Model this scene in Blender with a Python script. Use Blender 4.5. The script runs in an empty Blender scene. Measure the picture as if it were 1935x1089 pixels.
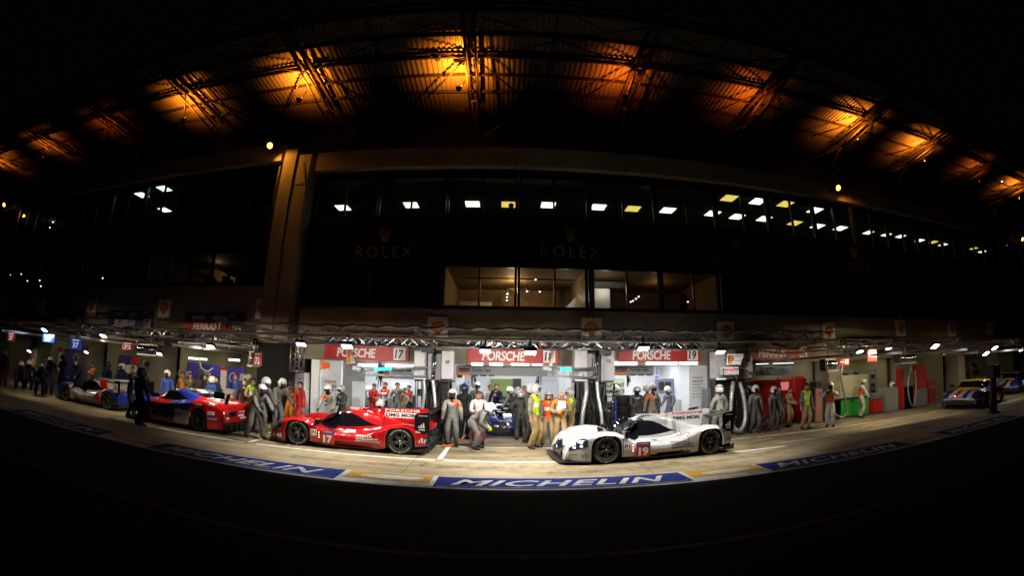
import bpy, bmesh, math, random
from mathutils import Vector, Matrix
random.seed(7)
PI = math.pi
R = math.radians
sc = bpy.context.scene
COL = sc.collection

# ---------------------------------------------------------------- camera (fisheye lens), world, exposure
LENS_F, LENS_A, LENS_CX, LENS_CY = 779.98, -0.04264, 967.5, 595.0
CAM_H, CAM_YAW, CAM_PITCH, CAM_ROLL = 2.2, R(1.221), R(8.074), R(0.816)
_f = Vector((math.sin(CAM_YAW)*math.cos(CAM_PITCH), math.cos(CAM_YAW)*math.cos(CAM_PITCH), math.sin(CAM_PITCH)))
_r0 = Vector((math.cos(CAM_YAW), -math.sin(CAM_YAW), 0)); _u0 = _r0.cross(_f)
_r = _r0*math.cos(CAM_ROLL) + _u0*math.sin(CAM_ROLL)
_u = -_r0*math.sin(CAM_ROLL) + _u0*math.cos(CAM_ROLL)
cam_data = bpy.data.cameras.new("camera")
cam = bpy.data.objects.new("camera", cam_data); COL.objects.link(cam)
cam.matrix_world = Matrix(((_r.x,_u.x,-_f.x,0),(_r.y,_u.y,-_f.y,0),(_r.z,_u.z,-_f.z,CAM_H),(0,0,0,1)))
cam_data.type = 'PANO'; cam_data.panorama_type = 'FISHEYE_LENS_POLYNOMIAL'
cam_data.sensor_width = 36; cam_data.sensor_fit = 'HORIZONTAL'
_k = 1935/36/LENS_F
cam_data.fisheye_fov = PI
cam_data.fisheye_polynomial_k0 = 0; cam_data.fisheye_polynomial_k1 = -_k
cam_data.fisheye_polynomial_k2 = 0; cam_data.fisheye_polynomial_k3 = -LENS_A*_k**3; cam_data.fisheye_polynomial_k4 = 0
cam_data.shift_y = (LENS_CY-544.5)/1089
cam_data.clip_start = 0.05; cam_data.clip_end = 1000
sc.camera = cam

world = bpy.data.worlds.new("World"); sc.world = world; world.use_nodes = True
_bg = world.node_tree.nodes['Background']
_bg.inputs[0].default_value = (1.0, 0.72, 0.45, 1); _bg.inputs[1].default_value = 0.0007   # night sky: next to nothing
sc.render.engine = 'CYCLES'
sc.cycles.use_denoising = True
sc.cycles.max_bounces = 6; sc.cycles.diffuse_bounces = 3; sc.cycles.glossy_bounces = 3
sc.cycles.transmission_bounces = 4; sc.cycles.transparent_max_bounces = 8
sc.cycles.sample_clamp_indirect = 4.0
sc.cycles.caustics_reflective = False; sc.cycles.caustics_refractive = False
sc.view_settings.view_transform = 'Standard'; sc.view_settings.look = 'None'
sc.view_settings.exposure = 0; sc.view_settings.gamma = 1

def lens_ray(px, py):
    """direction in the world of a point of the photograph (1935 x 1089)"""
    x = px-LENS_CX; y = -(py-LENS_CY); rr = math.hypot(x, y); u = rr/LENS_F; th = u*(1+LENS_A*u*u)
    s = math.sin(th)/max(rr, 1e-9)
    return _r*(x*s) + _u*(y*s) + _f*math.cos(th)
def onZ(px, py, z=0.0):
    d = lens_ray(px, py); return Vector((0, 0, CAM_H)) + d*((z-CAM_H)/d.z)
def onY(px, py, Y):
    d = lens_ray(px, py); return Vector((0, 0, CAM_H)) + d*(Y/d.y)

# ---------------------------------------------------------------- materials
_mats = {}
def M(name, col, rough=0.5, metal=0.0, var=0.12, scale=6.0, bump=0.0, emit=0.0, coat=0.0, ecol=None, spec=0.5):
    if name in _mats: return _mats[name]
    m = bpy.data.materials.new(name); m.use_nodes = True; nt = m.node_tree
    b = nt.nodes['Principled BSDF']
    b.inputs['Roughness'].default_value = rough; b.inputs['Metallic'].default_value = metal
    b.inputs['Specular IOR Level'].default_value = spec
    c = (*col, 1)
    if var > 0:
        tc = nt.nodes.new('ShaderNodeTexCoord')
        nz = nt.nodes.new('ShaderNodeTexNoise'); nz.inputs['Scale'].default_value = scale; nz.inputs['Detail'].default_value = 5
        nt.links.new(tc.outputs['Object'], nz.inputs['Vector'])
        mr = nt.nodes.new('ShaderNodeMapRange'); mr.inputs[1].default_value = .3; mr.inputs[2].default_value = .7
        mr.inputs[3].default_value = 1-var; mr.inputs[4].default_value = 1+var
        nt.links.new(nz.outputs['Fac'], mr.inputs[0])
        mx = nt.nodes.new('ShaderNodeMix'); mx.data_type = 'RGBA'; mx.blend_type = 'MULTIPLY'; mx.inputs[0].default_value = 1
        mx.inputs[6].default_value = c
        nt.links.new(mr.outputs[0], mx.inputs[7]); nt.links.new(mx.outputs[2], b.inputs['Base Color'])
        if bump > 0:
            bp = nt.nodes.new('ShaderNodeBump'); bp.inputs['Strength'].default_value = bump; bp.inputs['Distance'].default_value = .02
            nt.links.new(nz.outputs['Fac'], bp.inputs['Height']); nt.links.new(bp.outputs[0], b.inputs['Normal'])
    else:
        b.inputs['Base Color'].default_value = c
    if emit > 0:
        b.inputs['Emission Color'].default_value = (*(ecol or col), 1); b.inputs['Emission Strength'].default_value = emit
    if coat > 0:
        b.inputs['Coat Weight'].default_value = coat; b.inputs['Coat Roughness'].default_value = .05
    _mats[name] = m; return m

def glass_mat(name, tint=(.9,.95,.95), refl=0.12):
    if name in _mats: return _mats[name]
    m = bpy.data.materials.new(name); m.use_nodes = True; nt = m.node_tree; nt.nodes.clear()
    o = nt.nodes.new('ShaderNodeOutputMaterial'); t = nt.nodes.new('ShaderNodeBsdfTransparent'); g = nt.nodes.new('ShaderNodeBsdfGlossy')
    lw = nt.nodes.new('ShaderNodeLayerWeight'); pw = nt.nodes.new('ShaderNodeMath'); pw.operation = 'POWER'; pw.inputs[1].default_value = 4.5; nt.links.new(lw.outputs['Facing'], pw.inputs[0])
    ml = nt.nodes.new('ShaderNodeMath'); ml.operation = 'MULTIPLY_ADD'; ml.inputs[1].default_value = .55; ml.inputs[2].default_value = .03; nt.links.new(pw.outputs[0], ml.inputs[0])
    mx = nt.nodes.new('ShaderNodeMixShader'); t.inputs[0].default_value = (*tint, 1); g.inputs['Roughness'].default_value = .03
    g.inputs[0].default_value = (.8,.8,.8,1)
    nt.links.new(ml.outputs[0], mx.inputs[0]); nt.links.new(t.outputs[0], mx.inputs[1]); nt.links.new(g.outputs[0], mx.inputs[2]); nt.links.new(mx.outputs[0], o.inputs[0])
    _mats[name] = m; return m

# ---------------------------------------------------------------- mesh helpers
class MB:
    def __init__(self): self.bm = bmesh.new(); self.mi = 0
    def _f(self, vs, mi=None, smooth=False):
        try:
            f = self.bm.faces.new(vs); f.material_index = self.mi if mi is None else mi; f.smooth = smooth; return f
        except ValueError: return None
    def box(self, x0, y0, z0, x1, y1, z1, mi=None, mat=None):
        x0, x1 = min(x0,x1), max(x0,x1); y0, y1 = min(y0,y1), max(y0,y1); z0, z1 = min(z0,z1), max(z0,z1)
        P = [Vector(p) for p in ((x0,y0,z0),(x1,y0,z0),(x1,y1,z0),(x0,y1,z0),(x0,y0,z1),(x1,y0,z1),(x1,y1,z1),(x0,y1,z1))]
        if mat is not None: P = [mat @ p for p in P]
        v = [self.bm.verts.new(p) for p in P]
        for q in ((0,3,2,1),(4,5,6,7),(0,1,5,4),(1,2,6,5),(2,3,7,6),(3,0,4,7)): self._f([v[i] for i in q], mi)
        return self
    def tube(self, p, q, r, n=6, r2=None, mi=None, caps=True):
        p = Vector(p); q = Vector(q); d = (q-p)
        if d.length < 1e-6: return self
        d.normalize(); a = d.orthogonal().normalized(); b = d.cross(a); r2 = r if r2 is None else r2
        A = [self.bm.verts.new(p+(a*math.cos(2*PI*i/n)+b*math.sin(2*PI*i/n))*r) for i in range(n)]
        B = [self.bm.verts.new(q+(a*math.cos(2*PI*i/n)+b*math.sin(2*PI*i/n))*r2) for i in range(n)]
        for i in range(n): self._f([A[i],A[(i+1)%n],B[(i+1)%n],B[i]], mi, n > 4)
        if caps: self._f(A[::-1], mi); self._f(B, mi)
        return self
    def path(self, pts, r, n=8, mi=None, ridge=0.0):
        pts = [Vector(p) for p in pts]; rings = []; a = None
        for i, p in enumerate(pts):
            d = (pts[min(i+1,len(pts)-1)]-pts[max(i-1,0)]).normalized()
            a = d.orthogonal().normalized() if a is None else (a-d*a.dot(d)).normalized()
            b = d.cross(a); rr = r*(1+(ridge if i%2 else -ridge))
            rings.append([self.bm.verts.new(p+(a*math.cos(2*PI*k/n)+b*math.sin(2*PI*k/n))*rr) for k in range(n)])
        for A, B in zip(rings, rings[1:]):
            for k in range(n): self._f([A[k],A[(k+1)%n],B[(k+1)%n],B[k]], mi, True)
        self._f(rings[0][::-1], mi); self._f(rings[-1], mi); return self
    def lathe(self, prof, n=24, origin=(0,0,0), axis='Z', mi=None, smooth=True, mat=None, caps=True):
        """prof: (radius, height) pairs"""
        rings = []
        for r, h in prof:
            ring = []
            for k in range(n):
                c, s = math.cos(2*PI*k/n)*r, math.sin(2*PI*k/n)*r
                p = Vector((c,s,h)) if axis == 'Z' else Vector((c,h,s))
                p = p+Vector(origin)
                if mat is not None: p = mat @ p
                ring.append(self.bm.verts.new(p))
            rings.append(ring)
        for A, B in zip(rings, rings[1:]):
            for k in range(n): self._f([A[k],A[(k+1)%n],B[(k+1)%n],B[k]], mi, smooth)
        if caps and prof[0][0] > 1e-4: self._f(rings[0][::-1], mi)
        if caps and prof[-1][0] > 1e-4: self._f(rings[-1], mi)
        return self
    def prism(self, poly, y0, y1, mi=None, plane='XZ', mat=None):
        """a polygon in a plane, given thickness"""
        def P(a, b, t):
            p = Vector((a,t,b)) if plane == 'XZ' else (Vector((a,b,t)) if plane == 'XY' else Vector((t,a,b)))
            return mat @ p if mat is not None else p
        A = [self.bm.verts.new(P(a,b,y0)) for a, b in poly]; B = [self.bm.verts.new(P(a,b,y1)) for a, b in poly]
        n = len(poly)
        self._f(A, mi); self._f(B[::-1], mi)
        for i in range(n): self._f([A[(i+1)%n],A[i],B[i],B[(i+1)%n]], mi)
        return self
    def quad(self, pts, mi=None, smooth=False):
        self._f([self.bm.verts.new(Vector(p)) for p in pts], mi, smooth); return self
    def mesh(self, me, mat, mi=0):
        """add another mesh's faces through a matrix"""
        vs = [self.bm.verts.new(mat @ v.co) for v in me.vertices]
        for p in me.polygons: self._f([vs[i] for i in p.vertices], mi)
        return self
    def build(self, name, mats, parent=None, recalc=True):
        if recalc: bmesh.ops.recalc_face_normals(self.bm, faces=self.bm.faces[:])
        me = bpy.data.meshes.new(name); self.bm.to_mesh(me); self.bm.free()
        for m in (mats if isinstance(mats, (list, tuple)) else [mats]): me.materials.append(m)
        o = bpy.data.objects.new(name, me); COL.objects.link(o)
        if parent is not None: o.parent = parent
        return o

def tag(o, label=None, cat=None, group=None, kind=None):
    if label: o['label'] = label
    if cat: o['category'] = cat
    if group: o['group'] = group
    if kind: o['kind'] = kind
    return o
def thing(name, label, cat, loc=(0,0,0), rz=0.0, group=None):
    o = bpy.data.objects.new(name, None); COL.objects.link(o); o.empty_display_size = .2
    o.location = loc; o.rotation_euler = (0,0,rz); return tag(o, label, cat, group)
def copy_tree(o, loc=None, rz=None, label=None, group=None, parent=None):
    c = o.copy(); COL.objects.link(c)
    if parent is not None: c.parent = parent
    for ch in list(o.children): copy_tree(ch, parent=c)
    if loc is not None: c.location = loc
    if rz is not None: c.rotation_euler = (0,0,rz)
    if label: c['label'] = label
    if group: c['group'] = group
    return c

# ---------------------------------------------------------------- lettering
_txt = {}
def text_mesh(s, bold=0.0, shear=0.0, space=1.0):
    key = (s, bold, shear, space)
    if key not in _txt:
        cu = bpy.data.curves.new('lettering', 'FONT'); cu.body = s; cu.size = 1; cu.offset = bold; cu.shear = shear; cu.space_character = space
        cu.resolution_u = 3
        o = bpy.data.objects.new('lettering', cu); COL.objects.link(o)
        dg = bpy.context.evaluated_depsgraph_get(); me = bpy.data.meshes.new_from_object(o.evaluated_get(dg))
        bpy.data.objects.remove(o); bpy.data.curves.remove(cu)
        xs = [v.co.x for v in me.vertices]; ys = [v.co.y for v in me.vertices]
        me.transform(Matrix.Translation((-min(xs), -min(ys), 0)))
        _txt[key] = (me, max(xs)-min(xs), max(ys)-min(ys))
    return _txt[key]
def put_text(mb, s, w, h, mat, mi=0, bold=0.0, shear=0.0, space=1.0):
    """lettering scaled to w x h, its lower left corner at mat's origin, in mat's XY plane (h None keeps proportions)"""
    me, tw, th = text_mesh(s, bold, shear, space)
    if w is None: w = tw*h/th
    if h is None: h = th*w/tw
    mb.mesh(me, mat @ Matrix.Diagonal((w/tw, h/th, 1, 1)), mi); return w, h
def wall_at(x, y, z, rz=0.0):
    """frame for lettering on a wall that faces -Y (turned by rz about Z)"""
    return Matrix.Translation((x,y,z)) @ Matrix.Rotation(rz,4,'Z') @ Matrix.Rotation(PI/2,4,'X')

def lamp(kind, name, loc, power, col, parent=None, **kw):
    d = bpy.data.lights.new(name, kind); d.energy = power; d.color = col
    for k, v in kw.items(): setattr(d, k, v)
    o = bpy.data.objects.new(name, d); COL.objects.link(o); o.location = loc
    if parent is not None: o.parent = parent
    return o
def aim(o, d): o.rotation_euler = Vector(d).to_track_quat('-Z','Y').to_euler()
WHITE = (1.0, .95, .86)
SODIUM = (1.0, .36, .035)
# ================================================================ ground, pit lane, markings
def ground_mat(name, c1, c2, rough, scale, stain=(.5,.5,.5), bump=.15, spec=.3):
    m = bpy.data.materials.new(name); m.use_nodes = True; nt = m.node_tree; b = nt.nodes['Principled BSDF']
    b.inputs['Specular IOR Level'].default_value = spec
    tc = nt.nodes.new('ShaderNodeTexCoord')
    def noise(s, d, rgh=.6):
        n = nt.nodes.new('ShaderNodeTexNoise'); n.inputs['Scale'].default_value = s; n.inputs['Detail'].default_value = d; n.inputs['Roughness'].default_value = rgh
        nt.links.new(tc.outputs['Object'], n.inputs['Vector']); return n
    n1 = noise(scale, 8, .7); n2 = noise(scale*.12, 4); n3 = noise(40, 3)
    mp = nt.nodes.new('ShaderNodeMapping'); mp.inputs['Scale'].default_value = (.22, 1.0, 1)   # tyre-wear streaks along the lane
    nt.links.new(tc.outputs['Object'], mp.inputs[0]); n4 = noise(1.6, 6); nt.links.new(mp.outputs[0], n4.inputs['Vector'])
    mx = nt.nodes.new('ShaderNodeMix'); mx.data_type = 'RGBA'; mx.inputs[6].default_value = (*c1,1); mx.inputs[7].default_value = (*c2,1)
    r1 = nt.nodes.new('ShaderNodeMapRange'); r1.inputs[1].default_value = .38; r1.inputs[2].default_value = .62
    nt.links.new(n1.outputs['Fac'], r1.inputs[0]); nt.links.new(r1.outputs[0], mx.inputs[0])
    def mul(a, nz, lo, hi, v0):
        r = nt.nodes.new('ShaderNodeMapRange'); r.inputs[1].default_value = lo; r.inputs[2].default_value = hi; r.inputs[3].default_value = v0; r.inputs[4].default_value = 1
        nt.links.new(nz.outputs['Fac'], r.inputs[0])
        k = nt.nodes.new('ShaderNodeMix'); k.data_type = 'RGBA'; k.blend_type = 'MULTIPLY'; k.inputs[0].default_value = 1
        nt.links.new(a, k.inputs[6]); nt.links.new(r.outputs[0], k.inputs[7]); return k.outputs[2]
    o = mul(mx.outputs[2], n2, .3, .55, stain[0]); o = mul(o, n4, .32, .56, stain[1]); o = mul(o, n3, .3, .6, stain[2])
    nt.links.new(o, b.inputs['Base Color']); b.inputs['Roughness'].default_value = rough
    bp = nt.nodes.new('ShaderNodeBump'); bp.inputs['Strength'].default_value = bump; bp.inputs['Distance'].default_value = .01
    nt.links.new(n3.outputs['Fac'], bp.inputs['Height']); nt.links.new(bp.outputs[0], b.inputs['Normal'])
    return m
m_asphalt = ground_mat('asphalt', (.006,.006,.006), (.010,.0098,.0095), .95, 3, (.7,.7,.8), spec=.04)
m_concrete = ground_mat('lane_concrete', (.38,.31,.19), (.27,.215,.125), .7, 2.2, (.60,.66,.74))
m_paint = M('line_paint', (.72,.70,.64), .6, var=.25, scale=9)
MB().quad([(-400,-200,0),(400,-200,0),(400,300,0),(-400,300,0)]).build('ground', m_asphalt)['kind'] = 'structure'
MB().quad([(-90,8.49,.004),(90,8.49,.004),(90,13.72,.004),(-90,13.72,.004)]).build('pit_lane', m_concrete)['kind'] = 'structure'
MB().quad([(-90,13.72,.006),(90,13.72,.006),(90,21.5,.006),(-90,21.5,.006)]).build('garage_floor', M('garage_floor_paint', (.09,.10,.14), .3, var=.1, scale=2))['kind'] = 'structure'

b = MB()
def line(x0, y0, x1, y1, w=.1):
    d = Vector((x1-x0, y1-y0, 0)).normalized(); n = Vector((-d.y, d.x, 0))*w/2; z = Vector((0,0,.008)); p = Vector((x0,y0,0)); q = Vector((x1,y1,0))
    b.quad([p-n+z, q-n+z, q+n+z, p+n+z])
for x0, x1 in ((-12.4,-7.0),(-6.6,-1.62),(-1.4,4.2),(4.4,7.95)): line(x0,10.05,x1,10.05)
for x in (-6.9,-1.52,): line(x,10.16,x,11.9,.13)
for x0, x1 in ((-60,-9.3),(-9.1,-6.7),(-6.5,-1.7),(-1.3,3.0),(3.2,8.0),(8.3,60)): line(x0,11.97,x1,11.97,.09)
line(8.2,10.6,60,10.6,.05)
b.build('lane_marking', m_paint)['kind'] = 'structure'
b = MB()                                                  # sawn joints and tar seams in the concrete
for x in [k*5.4-2.1 for k in range(-8, 10)]: b.box(x-.012,8.55,.0045,x+.012,13.6,.0056)
b.box(-60,11.2,.0045,60,11.215,.0056); b.box(-60,9.25,.0045,60,9.26,.0056)
b.build('lane_joint', M('tar', (.09,.075,.055), .8))['kind'] = 'structure'
MB().quad([(-60,4.62,.004),(60,4.62,.004),(60,4.74,.004),(-60,4.74,.004)]).build('lane_edge_line', M('edge_paint', (.06,.02,.01), .9, spec=.1))['kind'] = 'structure'

def mark_mat():
    m = bpy.data.materials.new('rubber_mark'); m.use_nodes = True; nt = m.node_tree; nt.nodes.clear()
    o = nt.nodes.new('ShaderNodeOutputMaterial'); t = nt.nodes.new('ShaderNodeBsdfTransparent'); d = nt.nodes.new('ShaderNodeBsdfDiffuse'); d.inputs[0].default_value = (.03,.026,.02,1)
    tc = nt.nodes.new('ShaderNodeTexCoord'); n = nt.nodes.new('ShaderNodeTexNoise'); n.inputs['Scale'].default_value = 3.5; n.inputs['Detail'].default_value = 8; n.inputs['Roughness'].default_value = .75
    r = nt.nodes.new('ShaderNodeMapRange'); r.inputs[1].default_value = .42; r.inputs[2].default_value = .68; r.inputs[4].default_value = .45; mx = nt.nodes.new('ShaderNodeMixShader')
    nt.links.new(tc.outputs['Object'], n.inputs[0]); nt.links.new(n.outputs['Fac'], r.inputs[0]); nt.links.new(r.outputs[0], mx.inputs[0]); nt.links.new(t.outputs[0], mx.inputs[1]); nt.links.new(d.outputs[0], mx.inputs[2]); nt.links.new(mx.outputs[0], o.inputs[0]); return m
b = MB()                                                  # rubber laid down by cars leaving their boxes, and oil stains
def skid(pts, w, z):
    P = [Vector((x,y,z)) for x, y in pts]; out = []
    for i in range(len(P)-1):
        for k in range(8):
            t = k/8; a = P[max(i-1,0)]; c = P[i]; d_ = P[i+1]; e = P[min(i+2,len(P)-1)]
            out.append(.5*((2*c)+(d_-a)*t+(2*a-5*c+4*d_-e)*t*t+(3*c-a-3*d_+e)*t**3))
    out.append(P[-1])
    for p, q in zip(out, out[1:]):
        n = Vector((-(q-p).y,(q-p).x,0)).normalized()*w/2; b.quad([p-n,q-n,q+n,p+n])
for k, pts in enumerate((((6.3,10.9),(3.5,10.2),(.5,9.5),(-5,9.15)),((6.3,12.4),(3.3,11.6),(0,10.6),(-6,9.9)),((-2.2,10.6),(-5.6,10.5),(-8,9.8),(-12,9.2)),((-2.2,12.1),(-5.6,11.8),(-8.6,10.8),(-13,10.0)),((13,11.0),(9.5,10.4),(6,9.3),(1,8.9)),((13,12.1),(9.3,11.5),(6,10.4),(2,9.6)),((22,11),(17,10.2),(13,9.3),(8,8.9)))): skid(pts, .27, .0058+.0001*k)
rr = random.Random(11)
for k in range(26):
    cx, cy, r0 = rr.uniform(-12,13), rr.uniform(8.8,13.4), rr.uniform(.08,.38); v = [b.bm.verts.new((cx+math.cos(a*PI/7)*r0*rr.uniform(.6,1.3)*1.6, cy+math.sin(a*PI/7)*r0*rr.uniform(.6,1.2), .0067+.00002*k)) for a in range(14)]; b._f(v)
b.build('lane_rubber_marking', mark_mat())['kind'] = 'structure'

# painted tyre-maker strip along the edge of the working lane
def strip():
    mats = [ground_mat('strip_blue', (.013,.034,.24), (.010,.022,.13), .9, 3, (.55,.6,.7), spec=.1), ground_mat('strip_yellow', (.60,.34,.03), (.40,.24,.04), .9, 3, (.55,.6,.7), spec=.1), ground_mat('strip_white', (.62,.62,.60), (.42,.42,.39), .9, 4, (.6,.6,.7), spec=.1), M('strip_black', (.02,.02,.022), .6)]
    b = MB(); y0, y1, z, sl = 7.62, 8.45, .0085, .12
    per = 7.1; blue = 5.2
    b.quad([(-70,y0-.04,.0045),(70,y0-.04,.0045),(70,y1+.04,.0045),(-70,y1+.04,.0045)], 2)
    for k in range(-8, 9):
        xa = -1.32+k*per; xb = xa+blue; xc = xa+per
        b.quad([(xa+.04,y0+.04,z),(xb-.04,y0+.04,z),(xb-.04-sl*.2,y1,z),(xa+.04,y1,z)], 0)
        b.quad([(xa+.10,y0+.105,z+.003),(xb-.14,y0+.105,z+.003),(xb-.14,y0+.125,z+.003),(xa+.10,y0+.125,z+.003)], 2)
        put_text(b, 'MICHELIN', 4.35, .43, Matrix.Translation((xa+.35, y0+.22, z+.003)), 2, bold=.022, shear=.35, space=1.08)
        b.quad([(xb+.06,y0+.30,z),(xc-.06,y0+.30,z),(xc-.06,y1,z),(xb+.06,y1,z)], 1)                     # yellow panel over a white one
        for kk, (mi_, g_) in enumerate(((3,.02),(2,0))): b._f([b.bm.verts.new((xb+1.02+(.66+g_)*math.cos(a*PI/14)+.10*math.sin(a*PI/14), y0+.555+(.155+g_)*math.sin(a*PI/14), z+.0012+.0012*kk)) for a in range(28)], mi_)
        b.quad([(xb+.06,y0+.26,z),(xc-.06,y0+.26,z),(xc-.06,y0+.295,z),(xb+.06,y0+.295,z)], 3)
    o = b.build('painted_kerb_strip', mats); o['kind'] = 'structure'
strip()

# ================================================================ pit building
m_conc = M('facade_concrete', (.22,.19,.14), .85, var=.22, scale=1.6, bump=.2)
m_conc2 = M('beam_concrete', (.26,.22,.16), .85, var=.25, scale=.9, bump=.15)
m_dark = M('black_fascia', (.010,.010,.010), .95, var=.2, spec=.03)
m_frame = M('window_frame', (.02,.018,.016), .4)
m_glass = glass_mat('window_glass', (.72,.76,.72))
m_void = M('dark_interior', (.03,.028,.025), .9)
m_gold = M('gold_letters', (.20,.14,.04), .45, var=.1)
m_plaster = M('office_plaster', (.42,.42,.38), .8, var=.06)
YF = 14.2
BAY = 2.66
def crown_and_name(parent, x, z, w):
    """a five-pointed crown over the word, fixed to the dark band"""
    b = MB(); y = 14.08
    put_text(b, 'ROLEX', w, w*.20, wall_at(x-w/2, y, z-w*.1), 0, space=1.35)
    cz = z+w*.30
    for k, (dx, h) in enumerate(((-.105,.13),(-.058,.17),(0,.19),(.058,.17),(.105,.13))):
        bx = dx*.38
        b.prism([(x+w*(bx-.017), cz-w*.08),(x+w*(bx+.017), cz-w*.08),(x+w*(dx+.004), cz-w*.08+w*h),(x+w*(dx-.004), cz-w*.08+w*h)], y, y+.03)
        b.prism([(x+w*dx+.018*w*math.cos(a*PI/4), cz-w*.08+w*h+w*.012+.018*w*math.sin(a*PI/4)) for a in range(8)], y, y+.03)
    b.prism([(x+w*(.045*math.cos(a*PI/8)*1.25), cz-w*.10+w*.02*math.sin(a*PI/8)) for a in range(16)], y, y+.03)
    b.build('crown_sign', m_gold, parent)

def window(parent, x0, x1, z0, z1, lit=False):
    f = MB(); t = .05
    for a, c in ((x0, x0+.09), (x1-.09, x1)): f.box(a, YF-.02, z0, c, YF+.12, z1)
    xm = (x0+x1)/2; f.box(xm-.03, YF-.02, z0, xm+.03, YF+.10, z1)
    for a, c in ((x0+.09, xm-.03), (xm+.03, x1-.09)):
        f.box(a, YF-.01, z0, c, YF+.09, z0+t); f.box(a, YF-.01, z1-t, c, YF+.09, z1)
    fr = f.build('window', m_frame, parent)
    g = MB()
    for a, c in ((x0+.09, xm-.03), (xm+.03, x1-.09)): g.box(a, YF+.035, z0+t, c, YF+.045, z1-t)
    g.build('pane', m_glass, fr)

def building(label, X0, X1, dz, xe0, nb, lowlit):
    zs, z1, z2, z3, zb, zt = 4.38+dz*.95, 4.46+dz*.95, 5.95+dz*.8, 7.80+dz*.75, 9.80+dz*.75, 10.62+dz*.75
    T = thing('pit_building', label, 'building', ((X0+X1)/2, YF, 0)); loc = T.location
    inv = Matrix.Translation(-loc)
    parts = []
    def add(mb, name, mat):
        o = mb.build(name, mat, T); o.matrix_parent_inverse = inv; return o
    zd = 2.46 if dz == 0 else 3.2
    b = MB(); b.box(X0, YF, zd, X1, YF+.35, zs); add(b, 'spandrel_wall', m_conc)
    b = MB(); b.box(X0, YF-.06, zs, X1, YF+.3, z1); add(b, 'sill', m_frame)
    b = MB(); b.box(X0, YF-.05, z2, X1, YF+.2, z3); add(b, 'fascia_band', m_dark)
    n = int((X1-X0)/5.33); b = MB()
    L = (X1-X0)/max(1,round((X1-X0)/4.05))
    for k in range(round((X1-X0)/L)):
        b.box(X0+k*L+.012, YF-.28, zb, X0+(k+1)*L-.012, YF+.25, zt)
        for e in (.25, L-.25): b.lathe([(.045,-.004),(.045,.004)], 8, (X0+k*L+e, YF-.283, zb+.25), axis='Y', mi=1)
    add(b, 'roof_beam', [m_conc2, m_void])
    b = MB(); b.box(X0, YF+.35, zs-.1, X1, 26, zs); b.box(X0, YF+.2, z2+.15, X1, 26, z3-.1); b.box(X0, YF+.25, zb+.1, X1, 26, zt-.2)
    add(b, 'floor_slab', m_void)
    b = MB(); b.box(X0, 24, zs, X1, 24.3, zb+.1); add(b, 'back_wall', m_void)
    b = MB(); b.box(X0, YF+.4, 9.62+dz*.75, X1, 23.9, 9.64+dz*.75); add(b, 'office_ceiling', m_plaster)
    for k in range(nb):
        a = xe0+k*BAY; c = a+BAY-.02
        for (za, zc) in ((z1, z2), (z3, zb)):
            if dz > 0 and za == z1 and a > -14.6: continue          # the open terrace beside the pillar
            o = window(T, a, c, za, zc)
    for ch in T.children: ch.matrix_parent_inverse = inv
    return T
right_block = building('long concrete pit building with lit windows right of the orange lit pillar', -7.6, 64, 0, -7.5, 27, True)
left_block = building('darker concrete pit building left of the orange lit pillar', -64, -9.3, .85, -9.4-2.66*20, 20, False)
for px, py, w in ((725,476,2.15),(1079,476,2.15),(1393,488,2.15),(1617,504,2.15)):
    p = onY(px, py, 14.1); crown_and_name(right_block, p.x, p.z, w)
for px, py in ((386,446),(198,466)):
    p = onY(px, py, 14.1); crown_and_name(left_block, p.x, p.z, 2.15)
for T in (right_block, left_block):
    for ch in T.children: ch.matrix_parent_inverse = Matrix.Translation(-T.location)

# the pillar between the two blocks
b = MB(); b.box(-9.12, 13.86, 3.0, -8.55, 14.7, 10.9); b.box(-8.53, 13.92, 3.0, -7.88, 14.7, 10.62); b.box(-8.55, 13.98, 3.0, -8.53, 14.7, 10.6)
pl = thing('concrete_pillar', 'tall concrete pillar lit orange by the lamp at its top', 'pillar', (-8.5,14,0))
o = b.build('pillar_shaft', m_conc2, pl); o.matrix_parent_inverse = Matrix.Translation((8.5,-14,0))
b = MB(); b.box(-9.45,14.35,0,-7.35,14.6,3.0); o = b.build('dark_opening_panel', M('painted_opening_dark', (.012,.012,.013), .9, spec=.1), pl); o.matrix_parent_inverse = Matrix.Translation((8.5,-14,0))  # black panel added to imitate the unlit opening below the pillar
b = MB()
for pts in ([(-8.2,13.88,10.3),(-8.1,13.9,9.8),(-7.9,13.9,9.3),(-7.75,13.9,8.9)],[(-8.15,13.9,10.2),(-8.0,13.9,9.6),(-7.78,13.9,8.8)],[(-8.5,13.9,9.25),(-7.8,13.9,9.3)]): b.path(pts, .012, 5)
o = b.build('hanging_cable', M('black_rubber', (.02,.02,.02), .6), pl); o.matrix_parent_inverse = Matrix.Translation((8.5,-14,0))

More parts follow.
